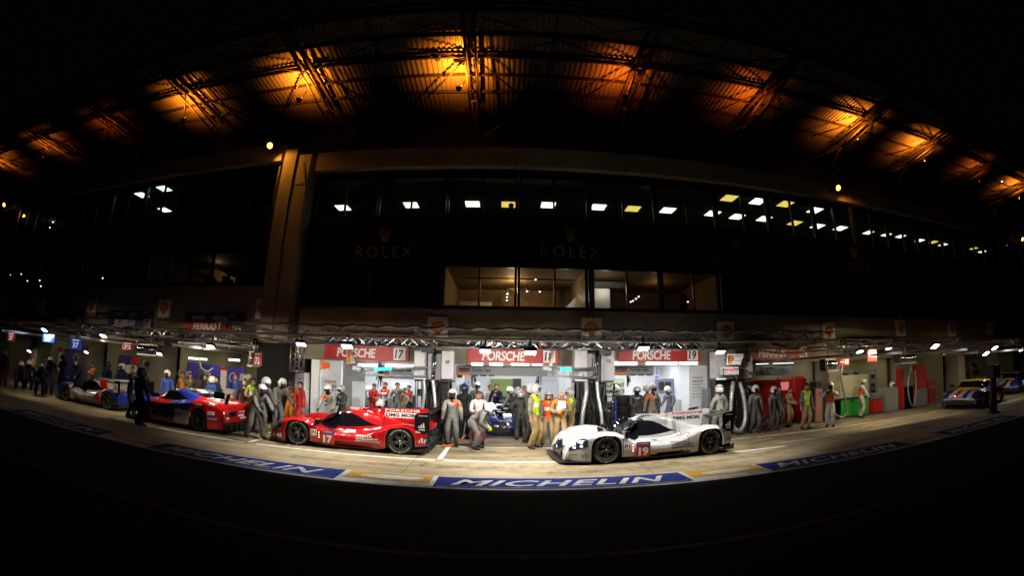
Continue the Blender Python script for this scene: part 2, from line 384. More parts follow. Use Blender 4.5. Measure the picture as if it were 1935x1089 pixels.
# columns between the garages
def columns():
    for k in range(-1, 9):
        x = -2.28+5.38*k
        if k == -1: continue
        w = .38 if k != 2 else .62
        b = MB(); b.box(x-w, 14.0, 0, x+w, 14.9, 2.455)
        tag(b.build('garage_column', m_conc), ['concrete column behind the refuelling rig right of the red car','concrete column behind the rig left of the white car','wide concrete column behind the rig right of the white car'][k] if k < 3 else
            ['concrete column between the red walled garage and the green one','concrete column between the green cabinet and the red cabinets','concrete column just left of the car numbered 51','concrete column behind the car numbered 51','concrete column behind the car numbered 71','farthest concrete column along the right of the lane'][k-3], 'column', 'columns between the garages')
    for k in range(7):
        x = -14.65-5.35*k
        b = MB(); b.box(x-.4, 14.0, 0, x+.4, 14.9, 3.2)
        tag(b.build('garage_column', M('dimmed_column_concrete', (.11,.10,.075), .9, var=.2, scale=1.6)), ['concrete column behind the blue suited man with a white helmet','concrete column left of the purple garage panel','concrete column behind the men at the nose of the white and blue car','concrete column below the second shell sign from the left edge','concrete column near the left edge of the lane','concrete column beyond the left edge','farthest concrete column along the left of the lane'][k], 'column', 'columns between the garages')  # darker copy of the facade concrete, imitating weaker light on these columns
    b = MB(); b.lathe([(.27,0),(.27,1.95)], 28, (-7.1,13.75,0))
    tag(b.build('round_column', M('pale_column', (.60,.61,.60), .6, var=.08)), 'pale round column beside the nose of the red car', 'column')
columns()

# upper terrace wall behind the beam, in the dark
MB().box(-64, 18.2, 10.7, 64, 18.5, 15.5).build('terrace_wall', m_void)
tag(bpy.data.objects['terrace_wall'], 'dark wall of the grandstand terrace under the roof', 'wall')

# ================================================================ office lights behind the upper windows
m_troffer = M('light_panel', (1,1,1), .5, var=0, emit=3.4, ecol=(.93,1,.9))
m_troffer_y = M('light_panel_warm', (1,.9,.5), .5, var=0, emit=1.6, ecol=(1,.72,.16))
m_case = M('lamp_case', (.5,.5,.48), .5)
def troffer(px, py, z, warm, label, w=.62):
    p = onZ(px, py, z)
    t = thing('ceiling_light', label, 'ceiling light', p, 0, 'ceiling lights in the upper offices')
    MB().box(-w/2, -w/2, 0, w/2, w/2, .012).build('light_panel', m_troffer_y if warm else m_troffer, t)
    MB().box(-w/2-.03, -w/2-.03, .013, w/2+.03, w/2+.03, .05).build('case', m_case, t)
pl_ = [(648,393,0,'white ceiling light nearest the pillar in the long upper office'),(777,388,0,'white ceiling light above and left of the first crown on the right block'),
 (893,386,0,'white ceiling light left of the yellow one that shows a head'),(961,387,1,'yellow ceiling light with a head in front of it'),(1036,388,0,'white ceiling light right of the yellow one that shows a head'),
 (1131,392,0,'white ceiling light above the crown at the middle of the band'),(1196,395,1,'yellow ceiling light between two white ones over the middle of the band'),(1262,398,0,'white ceiling light right of the yellow one over the middle of the band'),
 (1378,375,1,'yellow ceiling light in the upper row of the bright offices'),(1432,381,0,'white ceiling light in the upper row of the bright offices'),(1484,386,1,'yellow ceiling light at the upper row right end'),
 (1347,404,0,'white ceiling light at the lower row left end of the bright offices'),(1393,410,0,'white ceiling light in the lower row under the upper yellow one'),(1444,414,0,'white ceiling light in the lower row under the upper white one'),
 (1502,422,1,'yellow ceiling light in the lower row of the bright offices'),(1545,428,0,'white ceiling light in the lower row left of the orange wall lamp'),(1588,432,0,'white ceiling light below the right orange wall lamp'),
 (1540,398,0,'white ceiling light half hidden below the wall lamp frame')]
for px, py, w_, lab in pl_: troffer(px, py, 9.58, w_, lab)
for i, (px, py) in enumerate(((1641,440),(1675,444),(1702,447),(1738,455),(1764,458),(1782,463),(1840,470),(1856,476))):
    troffer(px, py, 9.58, i in (4,6), ['white far ceiling light first right of the wall lamp','white far ceiling light second right of the wall lamp','white far ceiling light third right of the wall lamp','thin far ceiling light above the right end of the lane','yellow far ceiling light above the right end of the lane','white far ceiling light over the car numbered 51','yellow far ceiling light over the car numbered 51','last ceiling light at the far right end'][i], .5)
for px, py, lab in ((310,357,'upper white ceiling light in the left block'),(311,397,'lower white ceiling light in the left block'),(268,369,'thin white ceiling light in the left block')):
    troffer(px, py, 10.2, 0, lab, .6)

# small lights in the dark left block
m_spark = M('small_bulb', (1,1,1), .5, var=0, emit=9, ecol=(.9,.95,1)); m_blue = M('blue_bulb', (.1,.1,1), .5, var=0, emit=3, ecol=(.08,.05,1)); m_oran = M('orange_bulb', (1,.5,.2), .5, var=0, emit=2.5, ecol=(1,.45,.12))
def spark(px, py, r, m, Y, lab):
    p = onY(px, py, Y); t = thing('small_lamp', lab, 'lamp', p, 0, 'small lamps inside the building')
    MB().lathe([(.001,-r),(r*.8,-r*.6),(r,0),(r*.8,r*.6),(.001,r)], 10).build('bulb', m, t)
    MB().tube((0,0,r), (0,0,r+.12), r*.5, 6).build('holder', m_frame, t)
for i, (px, py) in enumerate(((20,519),(40,518),(52,531),(75,530),(77,541),(159,513),(194,526),(253,364),(172,398),(106,412),(100,420),(94,430))):
    spark(px, py, .035, m_spark, 16.5, 'tiny white lamp in the dark left block, '+['lowest row far left','next to the far left one','lower left of a close group of five','right of a close group of five','lowest of a close group of five','alone left of the LED column','alone under the LED column','beside the thin ceiling light','alone in the upper dark windows','top of a slanting row of three','middle of a slanting row of three','bottom of a slanting row of three'][i])
for px, py, lab in ((104,490,'small blue lamp upper in the dark left block'),(108,499,'small blue lamp lower in the dark left block')): spark(px, py, .05, m_blue, 16.5, lab)
for i in range(5): spark(302+.6*(-i+2), 509+3.6*i, .02, m_spark, 15.5, 'tiny LED in the upright column of five, '+['top','second from top','middle','fourth from top','bottom'][i])
spark(294,540,.05,m_oran,15.0,'small orange lamp low in the dark left block')
spark(1315,106,.05,m_spark,13.0,'tiny white lamp alone under the dark roof'); spark(1893,343,.04,m_spark,13.5,'tiny white lamp under the far right roof')

# ================================================================ first floor rooms with lights on
m_wood = M('wood_panelling', (.26,.16,.08), .55, var=.25, scale=3)
m_ceil = M('brown_ceiling', (.17,.105,.055), .7, var=.2, scale=2); m_wht = M('white_panel', (.75,.74,.72), .5, var=.04); m_blk = M('black_plastic', (.018,.018,.02), .45, var=.1)
def room(x0, x1, lab, seed):
    t = thing('lounge_room', lab, 'room', (0,0,4.46))
    b = MB(); b.box(x0, 18.6, .0, x1, 18.7, 1.6); b.box(x0-.06, 14.5, 0, x0, 18.6, 1.6); b.box(x1, 14.5, 0, x1+.06, 18.6, 1.6); b.build('room_wall', m_wood, t)
    b = MB(); b.box(x0, 14.6, 1.52, x1, 18.6, 1.6); b.build('room_ceiling', m_ceil, t)
    return t
ra = room(-2.1, 2.95, 'brown wood panelled lounge behind the lit first floor windows', 1)
rb = room(3.1, 8.3, 'dimmer lounge with a white wall panel right of the brown lounge', 2)
def onroom(px, py, Y): p = onY(px, py, Y); return p-Vector((0,0,4.46))
b = MB(); a = onroom(868,570,17.0); c = onroom(928,583,17.0); b.box(a.x, 17, -.05, c.x, 17.6, a.z); b.build('white_counter', m_wht, ra)
b = MB(); a = onroom(1062,584,16.5); c = onroom(1097,552,16.5); d_ = onroom(1097,584,16.5)
b.prism([(a.x,a.z-.1),(d_.x,d_.z-.1),(c.x,c.z)], 16.5, 17.4); b.build('stair_flank', m_wht, ra)
b = MB(); a = onroom(1060,543,17.6); c = onroom(1069,584,17.6); b.box(a.x,17.6,-.1,c.x,17.8,a.z); b.build('dark_post', m_blk, ra)
b = MB(); a = onroom(1121,545,15.6); c = onroom(1153,583,15.6); b.box(a.x,15.6,-.1,c.x,15.9,a.z); b.build('white_wall_panel', m_wht, rb)
b = MB(); a = onroom(1121,538,16.2); c = onroom(1180,546,16.2); b.box(a.x,16.0,c.z,c.x,16.9,a.z+.1); b.build('white_bulkhead', M('grey_bulkhead', (.36,.33,.30), .7), rb)
b = MB(); a = onroom(1300,560,17.5); b.box(a.x-.3,17.3,-.1,a.x+.3,17.8,a.z+.1); b.build('dark_cabinet', m_blk, rb)
m_spot = M('spot_face', (1,1,1), .5, var=0, emit=5, ecol=(1,.9,.75))
def track_spot(px, py, Y, t, i):
    p = onroom(px, py, Y)
    h = MB(); h.tube((p.x,Y,p.z+.02), (p.x,Y,p.z+.17), .05, 10); h.tube((p.x,Y,p.z+.17), (p.x,Y,p.z+.28), .012, 6); o = h.build('track_spot', m_blk, t)
    f = MB(); f.lathe([(.001,-.02),(.035,-.012),(.045,.02)], 10, (p.x,Y,p.z)); f.build('spot_face', m_spot, o)
for i, q in enumerate(((1012,529,16.2),(959,556,17),(958,562,17.3),(958,568,17.6),(996,551,17),(1020,552,17))): track_spot(*q, ra, i)
for i, q in enumerate(((1192,571,17),(1196,569,17),(1202,565,17),(1207,561,17),(1300,571,16.4))): track_spot(*q, rb, i)
b = MB(); p = onroom(880,526,16.2); q = onroom(1082,526,16.2); b.box(p.x,16.18,p.z-.01,q.x,16.22,p.z+.03)
p = onroom(962,547,17); q = onroom(1030,547,17); b.box(p.x,16.98,p.z-.01,q.x,17.02,p.z+.03); b.build('lighting_track', m_blk, ra)
b = MB(); p = onroom(1122,528,16.2); q = onroom(1182,528,16.2); b.box(p.x,16.18,p.z-.01,q.x,16.22,p.z+.03); b.build('lighting_track', m_blk, rb)
lamp('POINT','lounge_light',(.4,16.6,5.6),95,(1,.62,.30),shadow_soft_size=.2)
lamp('POINT','stair_light',(2.45,15.9,5.2),12,(1,.9,.8),shadow_soft_size=.1)
lamp('POINT','panel_light',(3.9,15.2,5.4),12,(1,.86,.72),shadow_soft_size=.1)
lamp('POINT','lounge_light',(6.4,16.2,5.6),11,(1,.55,.25),shadow_soft_size=.2)

# the open terrace of the left block with a pale slanting soffit
t = thing('terrace_room', 'open terrace with a pale slanting stair soffit left of the pillar', 'room', (0,0,0))
a = onY(367,545,17.5); c = onY(367,482,17.5); d_ = onY(500,520,17.5); e = onY(500,545,17.5); g_ = onY(450,545,17.5)
b = MB(); b.prism([(a.x,a.z),(c.x,c.z-.15),(d_.x-.9,d_.z-.45),(d_.x-.9,e.z)], 17.5, 17.7); b.build('soffit', M('beige_soffit', (.50,.40,.26), .8, var=.15, scale=2), t)
b = MB(); b.box(a.x-.1, 14.6, c.z+.25, -9.3, 17.4, c.z+.35); b.box(a.x-.2, 14.4, 5.0, a.x-.05, 17.6, c.z+.3); b.build('terrace_ceiling', M('brown_soffit', (.13,.085,.05), .8), t)
b = MB(); p = onY(372,513,17.3); q = onY(440,545,17.3); b.tube(p, q, .03, 8); b.tube(p+Vector((-.3,-2,.1)), p, .03, 8); b.build('stair_rail', m_frame, t)
lamp('POINT','terrace_light',(-13.6,16.3,6.6),6,(1,.6,.28),shadow_soft_size=.15)

# ================================================================ wall lamps on the beam
m_sod = M('sodium_lamp_face', (1,.6,.2), .5, var=0, emit=7, ecol=(1,.40,.06))
def wall_lamp(px, py, power, lab):
    p = onY(px, py, 13.55)
    t = thing('wall_lamp', lab, 'lamp', p, 0, 'orange wall lamps on the roof beam')
    MB().lathe([(.001,-.09),(.08,-.07),(.12,-.03),(.13,.0)], 16, mat=Matrix.Rotation(R(-58),4,'X')).build('lamp_glass', m_sod, t)
    b = MB(); b.lathe([(.14,.005),(.14,.07),(.09,.13),(.001,.14)], 16, mat=Matrix.Rotation(R(-58),4,'X')); b.tube((0,.08,.06),(0,.36,.0),.03,8); b.build('lamp_housing', m_blk, t)
    l = lamp('SPOT','wall_lamp_light',(.12,-.26,-.24),power*.55,SODIUM,t,shadow_soft_size=.09,spot_size=R(100),spot_blend=.8); aim(l,(.75,.62,-.85))
wall_lamp(510,275,330,'orange wall lamp at the head of the pillar')
wall_lamp(1584,355,110,'orange wall lamp over the right end of the bright offices')
wall_lamp(8,387,40,'orange wall lamp at the left edge of the building')
wall_lamp(1932,452,25,'orange wall lamp at the right edge of the building')

# ================================================================ grandstand roof with its uplights
RP = 32.0
def roof():
    T = thing('grandstand_roof', 'corrugated metal roof on steel girders lit orange from below', 'roof', (0,12,15))
    inv = Matrix.Translation((0,-12,-15))
    def zr(y): return 15+.03*(13.5-y)
    m_sheet = M('roof_sheet', (.075,.07,.06), .55, metal=.0, var=.12, scale=.8)
    b = MB(); p = .23; x = -44.0; prof = []
    while x < 46:
        prof += [(x, 0), (x+p*.36, 0), (x+p*.44, .045), (x+p*.82, .045)]; x += p*.9999
    ys = (10.6, 12.0, 13.5, 16.2, 20.0)
    rows = [[b.bm.verts.new((x_, y, zr(y)+.12+dz)) for x_, dz in prof] for y in ys]
    for A, B_ in zip(rows, rows[1:]):
        for i in range(len(A)-1): b._f([A[i],A[i+1],B_[i+1],B_[i]])
    o = b.build('roof_sheet', m_sheet, T); o.matrix_parent_inverse = inv
    m_steel = M('unlit_roof_steel', (.018,.015,.013), .7, var=.15, spec=.2); m_steel2 = M('strut_steel', (.42,.36,.27), .6, var=.15)  # near-black girder colour stands in for unlit silhouettes; struts keep a pale tone
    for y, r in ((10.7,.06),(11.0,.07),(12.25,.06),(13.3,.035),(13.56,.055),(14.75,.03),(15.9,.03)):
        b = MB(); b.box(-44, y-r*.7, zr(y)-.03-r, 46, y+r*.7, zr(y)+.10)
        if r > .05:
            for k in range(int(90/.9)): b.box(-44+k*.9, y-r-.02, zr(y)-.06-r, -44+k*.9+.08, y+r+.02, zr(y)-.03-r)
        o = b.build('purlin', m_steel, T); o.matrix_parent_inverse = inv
    ribs = [-43.5,-36.5,-29.5,-22.6,-15.9,-9.0,-1.75,5.3,11.8,18.6,24.8,31.9,38.9,45.5]
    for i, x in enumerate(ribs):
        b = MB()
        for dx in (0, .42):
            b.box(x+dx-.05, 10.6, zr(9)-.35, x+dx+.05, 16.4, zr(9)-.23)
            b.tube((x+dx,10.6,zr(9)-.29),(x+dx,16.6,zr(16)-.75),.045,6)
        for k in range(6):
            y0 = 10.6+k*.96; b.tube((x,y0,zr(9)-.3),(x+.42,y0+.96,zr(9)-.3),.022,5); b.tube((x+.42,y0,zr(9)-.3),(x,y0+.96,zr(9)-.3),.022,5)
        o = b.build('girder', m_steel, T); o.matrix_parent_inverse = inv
        b = MB()
        top = Vector((x+.2,15.9,zr(16)-.55)); foot = Vector((x+.35,17.6,13.2)); b.tube(top, foot, .09, 8, .06)
        b.tube(top, Vector((x+1.5,17.2,13.9)), .045, 6); b.tube(top, Vector((x-1.2,17.2,13.9)), .045, 6); b.tube(foot, Vector((x+1.5,17.2,13.9)), .05, 6)
        o = b.build('strut', m_steel2, T); o.matrix_parent_inverse = inv
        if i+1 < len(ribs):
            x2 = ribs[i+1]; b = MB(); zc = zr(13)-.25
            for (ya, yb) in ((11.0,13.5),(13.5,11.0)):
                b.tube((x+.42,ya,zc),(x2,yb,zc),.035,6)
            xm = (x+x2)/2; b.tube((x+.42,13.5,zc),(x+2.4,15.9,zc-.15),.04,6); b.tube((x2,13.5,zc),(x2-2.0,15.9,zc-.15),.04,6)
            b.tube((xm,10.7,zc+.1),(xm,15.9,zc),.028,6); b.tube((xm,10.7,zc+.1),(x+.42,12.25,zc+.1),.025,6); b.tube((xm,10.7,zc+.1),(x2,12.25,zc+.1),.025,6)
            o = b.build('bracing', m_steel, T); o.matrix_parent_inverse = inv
    # uplights: power, hue per girder
    pw = {2:(34,.30),3:(8,.20),4:(95,.36),5:(135,.37),6:(170,.38),7:(27,.25),8:(22,.23),9:(105,.36),10:(85,.34),11:(11,.24),12:(60,.34),1:(50,.30)}
    names = {1:'far left beyond the edge',2:'at the left edge of the roof',3:'faint red lit, second bay from the left edge',4:'brightly lit bay left of the pillar',5:'bright bay above the pillar',6:'brightest, at the middle girder',7:'dim bay right of the middle girder',8:'dim bay second right of the middle',9:'bright bay above the right wall lamp',10:'bright bay right of the right wall lamp',11:'dim bay near the right edge',12:'at the right edge of the roof'}
    for i, (e, g) in pw.items():
        x = ribs[i]
        t = thing('uplight', 'orange uplight under the roof, '+names[i], 'floodlight', (x-.30, 14.15, 13.72), 0, 'uplights under the grandstand roof')
        b = MB(); b.lathe([(.05,-.16),(.09,-.12),(.13,-.02),(.14,0)], 14); b.tube((0,0,-.16),(.25,.1,.5),.022,6); b.build('lamp_housing', m_blk, t)
        MB().lathe([(.12,-.012),(.001,-.011)], 14).build('lamp_glass', M('uplight_glass', (1,.5,.1), .4, var=0, emit=6, ecol=(1,.45,.08)), t)
        l = lamp('SPOT','uplight_bulb',(0,0,.03),e*RP,(1,g*.66,.014 if g > .28 else .010),t,shadow_soft_size=.06,spot_size=R(135),spot_blend=1.0)
        l.rotation_euler = (PI-R(8),0,0)
    return T
roof()
for px, py, Y in ((823,106,13.5),(868,119,13.9),(1203,135,13.5),(490,98,12.2)):
    p = onY(px, py, Y); b = MB(); b.box(p.x-.22,Y-.1,p.z-.06,p.x+.22,Y+.1,p.z+.08); b.tube((p.x,Y,p.z+.08),(p.x,Y,p.z+.5),.02,6); b.lathe([(.12,-.2),(.1,-.1),(.03,-.05)],10,(p.x+.1,Y,p.z))
    tag(b.build('roof_loudspeaker', m_blk), 'small black loudspeaker hung under the roof, '+{823:'left of the middle girder',868:'beside the middle girder strut',1203:'in the dim bay right of the middle',490:'over the bright bay near the pillar'}[px], 'loudspeaker', 'loudspeakers under the roof')
# ================================================================ signs on the facade
m_signw = M('sign_white', (.72,.71,.68), .45, var=.05)
m_signred = M('sign_red', (.42,.02,.015), .45, var=.08); m_signdk = M('sign_dark', (.02,.025,.035), .4, var=.1)
m_signblue = M('sign_blue', (.02,.05,.26), .45, var=.08); m_txtblk = M('black_letters', (.015,.015,.015), .5, var=0)
m_orange = M('bright_orange', (.85,.14,.015), .5); m_yel = M('emblem_yellow', (.70,.30,.03), .5, var=.05); m_shred = M('emblem_red', (.55,.035,.02), .5, var=.05)
def shell_sign(px, py, dz, lab):
    p = onY(px, py, YF-.14); s = .36
    t = thing('shell_sign', lab, 'sign', (p.x, YF-.14, p.z), 0, 'fuel company signs between the garages')
    MB().box(-s, 0, -s*1.08, s, .10, s*1.08).build('sign_panel', m_signw, t)
    def scallop(k, y):
        pts = [(-.09*k,-.24*k),(-.10*k,-.16*k)]
        for i in range(15):
            a = PI*(1.06-1.12*i/14); r = (.255+(.012 if i % 2 else -.008))*k
            pts.append((r*math.cos(a), -.02*k+r*math.sin(a)*1.0))
        return pts+[(.10*k,-.16*k),(.09*k,-.24*k)]
    b = MB(); b.prism(scallop(1.0,0), -.012, 0, 0); b.prism(scallop(.80,0), -.018, -.0125, 1)
    for i in range(7):
        a = PI*(.10+.80*i/6); b.prism([(-.006+.03*math.cos(a),-.19),(.006+.03*math.cos(a),-.19),(.19*math.cos(a)+.008,-.02+.19*math.sin(a)),(.19*math.cos(a)-.008,-.02+.19*math.sin(a))], -.022, -.0185, 0)
    b.build('shell_emblem', [m_shred, m_yel], t)
    b = MB(); b.path([(.0,.08,s*1.0),(.02,.06,s*1.6),(.12,.05,s*1.75),(.18,.08,s*1.4),(.2,.12,s*.9)], .018, 6); b.build('conduit', m_case, t)
for (px, py), lab in zip(((76,580),(173,580),(310,583),(498,583),(827,620),(1118,622),(1373,627),(1567,627),(1703,620),(1800,622),(10,582),(1872,620)),
    ('second shell sign from the left edge','shell sign between the two blue team boards on the left','shell sign right of the blue board numbered 37','shell sign beside the foot of the tall pillar','shell sign above the rig right of board 17','shell sign above the rig left of board 19','shell sign above the rig right of board 19','shell sign right of the red racing board of the red garage','shell sign above the green garage','second shell sign from the right edge','leftmost shell sign on the dark wall','rightmost shell sign on the dark wall')):
    shell_sign(px, py, 0, 'white and red '+lab)

def team_sign(x0, x1, z0, dz, name, num, col, klass, lab, mirror=0):
    t = thing('team_sign', lab, 'sign', (x0, YF-.10, z0), 0, 'team boards above the garages'); w = x1-x0; h = .50 if dz == 0 else .44; h2 = .34
    MB().box(0, 0, 0, w, .09, h).build('sign_panel', col, t)
    MB().box(0, .005, h+.004, w, .09, h+h2).build('class_panel', m_signdk, t)
    if name:
        b = MB(); tw = min(w*.48, .27*len(name)*.62+.3)
        put_text(b, name, tw, h*.66, wall_at(w*.16, -.004, h*.17), 0, bold=.03, shear=.12, space=.95)
        b.build('lettering', m_signw, t)
    nb = MB(); nb.prism([(w*.83,h*.08),(w*.965,h*.08),(w*.965,h*.92),(w*.83,h*.92)], -.008, -.001, 0)
    if num: put_text(nb, num, w*.10, h*.62, wall_at(w*.845, -.012, h*.19), 1, bold=.03, shear=.10); nb.build('number_plate', [m_signw, m_txtblk], t)
    b = MB(); put_text(b, 'LE MANS', .75, .15, wall_at(w*.12, -.0, h+.08), 0, bold=.02, shear=.3); b.build('event_lettering', m_signw, t)
    b = MB(); put_text(b, klass, .08*len(klass)+.1, .15, wall_at(w*.50, -.0, h+.08), 0, bold=.02, shear=.2); b.build('class_lettering', m_signw, t)
    fx = w*.78; b = MB()
    for i, c in enumerate((1,2,3)): b.box(fx, -.004, h+.22-i*.05, fx+.30, -.001, h+.265-i*.05, c)
    b.build('flag', [m_signw, m_txtblk if num in ('17','18','19') else m_signw, m_signred if num in ('17','18','19') else m_signblue, m_yel if num in ('17','18','19') else m_signred], t)
team_sign(-6.43,-3.25,2.50,0,'PORSCHE','17',m_signred,'LM P1','red team board numbered 17 above the left white garage')
team_sign(-1.20,1.92,2.52,0,'PORSCHE','18',m_signred,'LM P1','red team board numbered 18 above the middle white garage')
team_sign(4.05,7.25,2.58,0,'PORSCHE','19',m_signred,'LM P1','red team board numbered 19 above the right white garage')
team_sign(9.35,12.5,2.62,0,'FERRARI','62',m_signred,'LMGTE AM','red team board above the red walled garage')
team_sign(14.7,17.9,2.62,0,'','',m_signdk,'LMGTE AM','dark team board above the green and white cabinet')
team_sign(-13.2,-10.05,3.28,.8,'FERRARI','72',m_signred,'LMGTE AM','red team board above the purple garage left of the pillar')
team_sign(-18.5,-15.25,3.32,.8,'BR-NISSAN','37',m_signblue,'LM P2','blue team board numbered 37')
team_sign(-23.9,-20.75,3.32,.8,'BR-NISSAN','27',m_signblue,'LM P2','blue team board numbered 27')
team_sign(-29.3,-26.1,3.32,.8,'NISSAN','29',m_signblue,'LM P2','blue team board at the far left under a glare')

# ================================================================ garages
m_gwall = M('garage_white', (.66,.69,.74), .4, var=.04); m_ggrey = M('garage_grey', (.24,.25,.255), .5, var=.06); m_olive = M('garage_olive', (.20,.185,.10), .7, var=.12)
m_tube = M('fluorescent_tube', (1,1,1), .5, var=0, emit=7, ecol=(1,.97,.88)); m_tubedim = M('fluorescent_dim', (1,1,1), .5, var=0, emit=2.2, ecol=(.9,.93,1))
m_redw = M('red_wall_panel', (.46,.008,.008), .7, var=.06); m_purple = M('purple_panel', (.055,.035,.33), .4, var=.06); m_green = M('green_panel', (.025,.34,.03), .4, var=.06)
m_cream = M('cream_panel', (.40,.38,.26), .5, var=.06); m_screen = M('lit_screen', (.5,.6,.8), .3, var=0, emit=.5, ecol=(.6,.7,.9)); m_alu = M('aluminium', (.40,.40,.40), .32, metal=.9, var=.1)
m_rub = M('tyre_rubber', (.016,.016,.016), .75, var=.15); m_steelgrey = M('steel_grey', (.22,.23,.25), .45, metal=.3, var=.15); m_silver = M('silver_hose', (.40,.40,.39), .38, metal=.55, var=.3, scale=30)
def garage(x0, x1, zh, wall, lab, power, lcol=(1,.97,.92), depth=19.6, side=None):
    t = thing('garage', lab, 'garage', (x0, 14.6, 0)); w = x1-x0; D = depth-14.6
    MB().box(0, D, 0, w, D+.1, 2.9).build('back_wall', wall, t)
    MB().box(-.06, .3, 0, .04, D, 2.9).build('side_wall', side or wall, t); MB().box(w-.04, .3, 0, w+.06, D, 2.9).build('side_wall', side or wall, t)
    MB().box(0, .0, 2.78, w, D, 2.88).build('ceiling', m_case, t)
    if power:
        for yy in (1.0, 3.4): l = lamp('AREA','garage_light',(w/2, yy, 2.70),power*1.15,lcol,t,shape='RECTANGLE',size=w*.7,size_y=.5)
    return t
def on_wall(t, px0, py0, px1, py1, Y):
    a = onY(px0, py1, Y)-t.location; c = onY(px1, py0, Y)-t.location; return a.x, a.z, c.x, c.z
def panel(t, q, Y, mat, name='wall_panel', d=.04):
    a, z0, c, z1 = on_wall(t, *q, Y); y = Y-t.location.y
    return MB().box(a, y, z0, c, y+d, z1).build(name, mat, t)
def tubes(t, segs, Y, mat=None):
    for (px0, px1, py) in segs:
        p = onY(px0, py, Y)-t.location; q = onY(px1, py, Y)-t.location; y = Y-t.location.y
        MB().box(p.x, y, p.z-.045, q.x, y+.06, p.z+.045).build('fluorescent_tube', mat or m_tube, t)
def words(t, s, q, Y, mat, name='lettering', **kw):
    a, z0, c, z1 = on_wall(t, *q, Y); b = MB(); put_text(b, s, c-a, z1-z0, wall_at(a, Y-t.location.y-.004, z0), 0, **kw); return b.build(name, mat, t)
def board(t, q, num, names, lab=None):
    """team board hanging inside the garage with flag, number and names"""
    Y = 15.3; o = panel(t, q, Y, m_ggrey, 'header_board', .05)
    px0, py0, px1, py1 = q; s = (px1-px0)
    a = px0+s*.02
    for i, m in enumerate((m_txtblk, m_signred, m_yel)):
        h = (py1-py0)/3; panel(t, (a, py0+2+i*h*.85, a+22, py0+2+(i+1)*h*.85), Y-.012, m, 'flag_band', .006)
    words(t, num, (a+5, py0+6, a+18, py1-7), Y-.016, m_txtblk, 'number', bold=.03)
    words(t, 'Porsche Team', (a+27, py0+3, a+62, py0+10), Y-.012, m_txtblk, 'team_name', bold=.03)
    xx = a+27
    b = MB()
    for k, wd in enumerate((11,12,11)):                              # driver names, too small in the photo to read
        q0 = on_wall(t, xx, py0+16, xx+wd, py0+18.5, Y-.012); b.box(q0[0], Y-.014-t.location.y, q0[1], q0[2], Y-.012-t.location.y, q0[3]); xx += wd+4
    b.build('name_line', m_txtblk, t)
def sponsor_column(t, q, Y):
    px0, py0, px1, py1 = q; b = MB(); w = px1-px0; h = py1-py0
    rows = (('PORSCHE',.30,.035,1),('DMG MORI',.38,.045,0),('Mobil 1',.46,.03,0),('adidas',.53,.03,0),('Chopard',.60,.03,0),('MICHELIN',.68,.03,0),('BOSCH',.75,.03,0))
    for s, f, hh, c in rows:
        a, z0, cx, z1 = on_wall(t, px0+w*.15, py0+h*f, px0+w*.85, py0+h*(f+hh), Y); put_text(b, s, cx-a, z1-z0, wall_at(a, Y-t.location.y-.004, z0), c, bold=.02)
    b.build('sponsor_lettering', [m_txtblk, m_signred], t)

g17 = garage(-6.95,-2.75,2.5,m_gwall,'white garage with grey panel behind the red car',75)
panel(g17,(586,680,604,792),14.55,m_gwall); panel(g17,(605,680,645,792),14.62,m_gwall); panel(g17,(646,681,690,792),14.7,m_ggrey)
panel(g17,(664,722,690,800),14.66,m_gwall); sponsor_column(g17,(609,690,640,790),14.6)
b = MB()
a, z0, c, z1 = on_wall(g17, 606,682,624,700,14.6); w_ = c-a; h_ = z1-z0
b.prism([(a,z0),(a+.2*w_,z0+.2*h_),(a+.45*w_,z0+.1*h_),(a+.7*w_,z0+.25*h_),(a+w_*.9,z0+.15*h_),(c,z0+.5*h_),(c-.1*w_,z0+.85*h_),(a+.6*w_,z0+.8*h_),(a+.3*w_,z1),(a,z1)],-.02,-.005); o = b.build('orange_pennant', m_orange, g17)
tubes(g17,((677,712,690),(728,780,691)),14.12); board(g17,(714,693,805,715),'17','Bernhard Webber Hartley')
panel(g17,(740,724,772,790),18.6,m_gwall); panel(g17,(676,728,688,760),17.2,m_blk,'monitor'); panel(g17,(691,729,702,752),18.6,m_screen,'monitor')
g18 = garage(-1.75,2.55,2.5,m_gwall,'middle white garage with a dark blue car inside',70)
tubes(g18,((891,912,688),(925,950,688),(966,1000,688),(1006,1025,688)),14.12); board(g18,(862,693,1035,709),'18','Dumas Jani Lieb')
panel(g18,(926,717,970,800),19.3,M('green_lit_door', (.13,.20,.05), .6, var=.1),'back_door'); panel(g18,(968,716,985,800),19.28,m_blk,'dark_doorway'); panel(g18,(924,714,928,800),19.27,m_alu,'door_jamb')  # green light on the back door is put into its base colour
panel(g18,(1011,718,1056,752),17.6,M('pale_board', (.6,.63,.68), .4, var=.03),'white_board'); words(g18,'DMG MORI',(862,722,888,728),18.5,m_txtblk); panel(g18,(855,699,874,714),15.6,m_blk,'monitor')
g19 = garage(3.75,7.9,2.5,m_gwall,'right white garage behind the white car',85)
tubes(g19,((1162,1204,687),(1222,1280,687),(1285,1318,687)),14.12); board(g19,(1162,692,1235,710),'19','Bamber Tandy Hulkenberg')
panel(g19,(1302,684,1336,792),14.6,m_gwall); sponsor_column(g19,(1304,688,1332,770),14.58); panel(g19,(1237,716,1276,745),18.0,M('blue_grey_panel', (.22,.24,.36), .4, var=.05),'wall_recess')
panel(g19,(1246,722,1255,738),17.9,m_blk,'monitor'); panel(g19,(1258,722,1268,738),17.9,m_blk,'monitor'); panel(g19,(1337,684,1350,792),14.5,m_ggrey)
b = MB()
